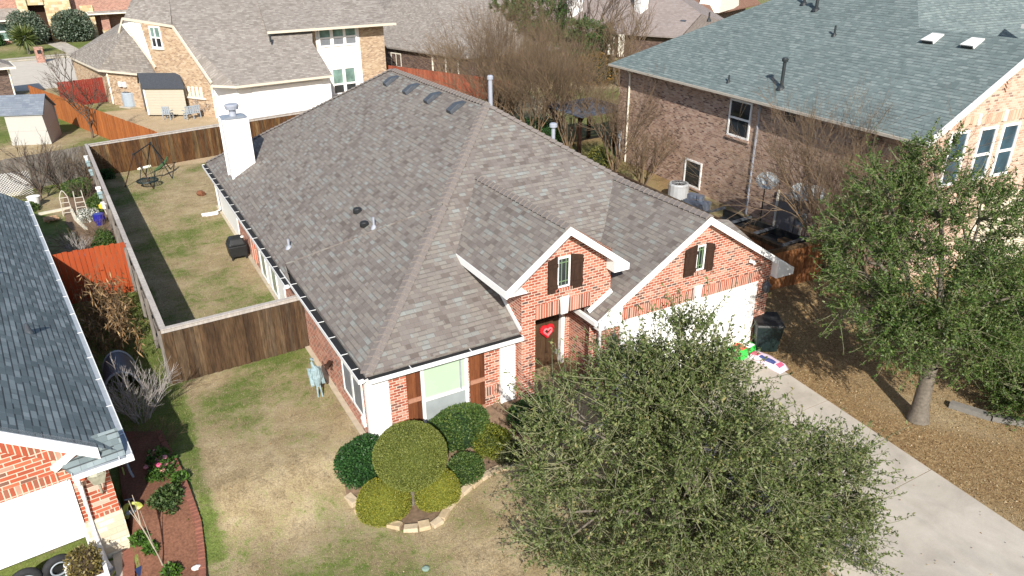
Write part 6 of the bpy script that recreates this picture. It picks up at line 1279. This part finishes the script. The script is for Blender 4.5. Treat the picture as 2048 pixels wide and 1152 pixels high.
# dried brown stalks beside the orange fence
t = thing('dried_plant', 'tall dried brown stalks beside the orange fence', 'plant', (-.9, 25.5, 0)); r = np.random.default_rng(90); st, LC, LA = [], [], []
for i in range(110):
    b = np.array((r.uniform(-1.75, -.35), r.uniform(23.6, 28.2), 0)); b[0] = min(b[0], -.15-.27*(b[1]-23.6)*.6); e = b+np.array((r.normal(.12, .3), r.normal(0, .3), r.uniform(.7, 1.75)))
    P = curve(b, e, r.normal(0, .1, 3), 5); st.append((P, np.linspace(.014, .006, 5))); n = 12; tt = r.uniform(.25, 1, n); LC.append(P[0]+(P[-1]-P[0])*tt[:, None]); LA.append(unit(r.normal(0, .8, (n, 3))+np.array((0, 0, -.9))))
DRY = m_leaf('dried_leaf', [(0, (.10, .055, .025)), (.5, (.22, .13, .06)), (.85, (.34, .22, .11)), (1, (.45, .31, .16))], rough=.8, trans=.2)
V, F = tubes_np(st, 3); np_mesh('stalks', V, F, TWIGT, t, local=False); LC = np.concatenate(LC); V, F = leaves_np(LC, np.concatenate(LA), r.uniform(.15, .38, len(LC)), .045, r); np_mesh('leaves', V, F, DRY, t, local=False)
# green growth of the left garden and along its fence
for i, (x, y, rx, ry, h, l, s) in enumerate(((-1.5, 43.6, .6, .9, .75, 'mossy green bush in front of the grey fence', GRM), (-.75, 40.8, .35, 1.2, .5, 'low green growth between the trellises and the long fence', GRM), (-.75, 35.0, .4, 1.4, .35, 'green ground plants with white flowers by the long fence', GRM), (-3.9, 42.0, .6, .5, .4, 'grey green low plant at the lattice foot', GRM), (-1.2, 39.0, .45, .5, .45, 'white flowering plant under the flat topped trellis', [(0, (.08, .10, .04)), (.5, (.5, .5, .46)), (1, (.75, .75, .72))]), (.02, 46.0, .35, .3, .5, 'small dark green bush in the shaded lawn corner', GRD), (-1.3, 31.2, .5, .5, .35, 'white flowered clump above the orange fence', [(0, (.06, .08, .03)), (.6, (.2, .2, .12)), (1, (.7, .7, .66))]))):
    shrub('garden_plant', l, (x, y, h*.5), (rx, ry, h*.6), int(2200*rx*ry/.3), .085, s, 100+i, cat='plant', clipped=False, lum=.12)
shrub('garden_plant', 'yellowish lichen covered shrub hiding the house corner pipe', (24.6, 33.6, .5), (.7, .8, .7), 1800, .11, [(0, (.06, .07, .015)), (1, (.2, .19, .05))], 120, cat='plant', clipped=False)
shrub('garden_plant', 'rust leaved bush in front of the bare myrtle stems', (27.2, 50.2, .7), (1.0, 1.2, 1.1), 2600, .13, [(0, (.14, .05, .015)), (1, (.32, .13, .035))], 121, cat='plant', clipped=False)
shrub('garden_plant', 'autumn orange bush beyond the teal roof corner', (40.5, 56.0, 1.2), (2.2, 1.6, 1.5), 2600, .18, [(0, (.09, .07, .015)), (1, (.28, .14, .03))], 122, cat='plant', clipped=False)
shrub('garden_plant', 'dark green undergrowth below the bare myrtles', (25.0, 41.0, .5), (1.6, 2.6, .8), 5000, .12, GRD, 123, cat='plant', clipped=False, lum=.12)
shrub('garden_plant', 'pale weeds at the foot of the honey brown fence', (19.6, 16.9, -.05), (.9, .25, .3), 1200, .09, [(0, (.08, .07, .02)), (1, (.24, .2, .09))], 124, cat='plant', clipped=False)
# planter plant
shrub('garden_plant', 'dry olive plant growing in the white planter box', (-2.2, 14.75, .05), (.34, .4, .3), 900, .07, [(0, (.09, .075, .02)), (1, (.22, .17, .06))], 125, cat='plant', clipped=False, body=(.05, .035, .02))
# far street planting
GRB = [(0, (.045, .07, .045)), (.5, (.10, .135, .095)), (1, (.19, .22, .17))]
shrub('sage_shrub', 'large grey green shrub left of the stone entry door', (-4.9, 117.5, 1.9), (2.1, 2, 2.1), 4200, .28, GRB, 130, clipped=False); shrub('sage_shrub', 'large grey green shrub right of the stone entry door', (.3, 118.6, 1.9), (2.4, 2, 2.0), 4200, .28, GRB, 131, clipped=False)
shrub('box_shrub', 'round dark clipped shrub before the far porch window', (7.4, 121.5, .8), (1.0, .9, .95), 2200, .2, GRD, 132, clipped=False)
shrub('box_shrub', 'low dark shrub under the far left window', (-8.6, 118.6, .7), (.9, .8, .9), 1500, .2, GRD, 133, clipped=False); shrub('box_shrub', 'dark shrub cut by the left picture edge', (-11.2, 117.5, .8), (1, 1, 1), 1500, .2, GRD, 134, clipped=False)
shrub('box_shrub', 'tall evergreen shrub at the far porch end', (10.6, 121.5, 1.6), (1.2, 1, 1.7), 2000, .22, GRM, 135, clipped=False)
t = thing('palm_tree', 'small fan palm in the lawn across the street', 'palm', (-4.9, 107.5, 0)); r = np.random.default_rng(140); V, F = tubes_np([(curve(np.array((-4.9, 107.5, 0)), np.array((-5.0, 107.6, 1.5)), np.zeros(3), 4), np.full(4, .16))], 8); np_mesh('trunk', V, F, BARK, t, local=False)
d = unit(r.normal(size=(260, 3))+np.array((0, 0, .3))); V, F = leaves_np(np.tile((-5.0, 107.6, 1.9), (260, 1))+d*.25, d, r.uniform(1.0, 1.7, 260), .2, r); np_mesh('fronds', V, F, m_leaf('palm_leaf', [(0, (.05, .08, .02)), (1, (.16, .18, .06))]), t, local=False)

# ---- lawn grass and fallen leaves (uncountable)
def on_lawn(x, y):
    ok = ~((x > 4.3) & (x < 19) & (y > 15.0) & (y < 39)); ok &= ~((x > 11.75) & (x < 17.26+(y-10)*.09) & (y < 15.2)); ok &= ~((x < -1.3) & (y > 15) & (y < 36.5)); ok &= ~((x < .2) & (y < 19) & (y > 10)); ok &= ~((x < -1.5) & (y < 15.5))
    ok &= ~((x > 3.5) & (x < 9.8) & (y > 13.3+.25*np.abs(x-4.8)**.8-.5) & (y < 16)); return ok
def scatter(n, x0, x1, y0, y1, seed):
    r = np.random.default_rng(seed); x = r.uniform(x0, x1, n); y = r.uniform(y0, y1, n); k = on_lawn(x, y); return x[k], y[k], r
def blades(name, zones, stops, mode):
    Vs, Fs, off = [], [], 0
    for (n, x0, x1, y0, y1, h, w, sd) in zones:
        x, y, r = scatter(n, x0, x1, y0, y1, sd); g = green_at(x, y); p = np.clip((g-.32)*1.8, 0.02, 1); k = r.uniform(size=len(x)) < (p if mode == 'g' else 1.05-p*.8); x, y = x[k], y[k]; m = len(x)
        z = gz(x, y); a = r.uniform(0, 6.28, m); L = h*r.uniform(.6, 1.4, m)*(1.35 if mode == 'g' else 1); tl = r.uniform(.3, 1.3, m); d = np.stack([np.cos(a)*tl, np.sin(a)*tl, np.ones(m)], 1); d = unit(d); c = np.stack([x, y, z-.005], 1); s = unit(np.cross(d, (0, 0, 1)))*w/2
        Vs.append(np.stack([c-s, c+s, c+d*L[:, None]], 1).reshape(-1, 3)); Fs.append(np.arange(3*m).reshape(m, 3)+off); off += 3*m
    return tagp(np_mesh(name, np.concatenate(Vs), np.concatenate(Fs), m_leaf('blade_'+mode, stops, rough=.8, trans=.2, spec=.1)), kind='stuff')
ZN = [(90000, -.2, 12, 9.5, 21.4, .035, .012, 200), (60000, -.6, 5, 21.4, 47, .04, .016, 201), (30000, 17, 23, 3, 17, .04, .014, 202), (14000, -2.5, .5, 19, 30, .05, .016, 203)]
blades('dry_grass', ZN, [(0, (.25, .185, .095)), (.5, (.36, .285, .17)), (1, (.50, .42, .28))], 'd')
blades('green_grass', ZN, [(0, (.07, .115, .025)), (.6, (.13, .165, .045)), (1, (.21, .22, .085))], 'g')
x, y, r = scatter(6000, 16.9, 24, 3, 17, 210); x2, y2, _ = scatter(3500, 19, 25, 17, 38, 211); x = np.concatenate([x, x2]); y = np.concatenate([y, y2])
x3 = r.uniform(12, 17.2, 160); y3 = r.uniform(4, 15, 160); x4 = r.uniform(0, 11, 260); y4 = r.uniform(10, 21, 260); k4 = on_lawn(x4, y4); x = np.concatenate([x, x3, x4[k4]]); y = np.concatenate([y, y3, y4[k4]]); n = len(x)
V, F = leaves_np(np.stack([x, y, gz(x, y)+.03], 1), np.stack([r.normal(size=n), r.normal(size=n), r.normal(0, .25, n)], 1), r.uniform(.03, .07, n), r.uniform(.02, .035, n), r)
tagp(np_mesh('fallen_leaves', V, F, m_leaf('fallen_leaf', [(0, (.13, .07, .03)), (.5, (.23, .14, .06)), (.85, (.35, .24, .12)), (1, (.52, .44, .30))], rough=.8, trans=.1)), kind='stuff')
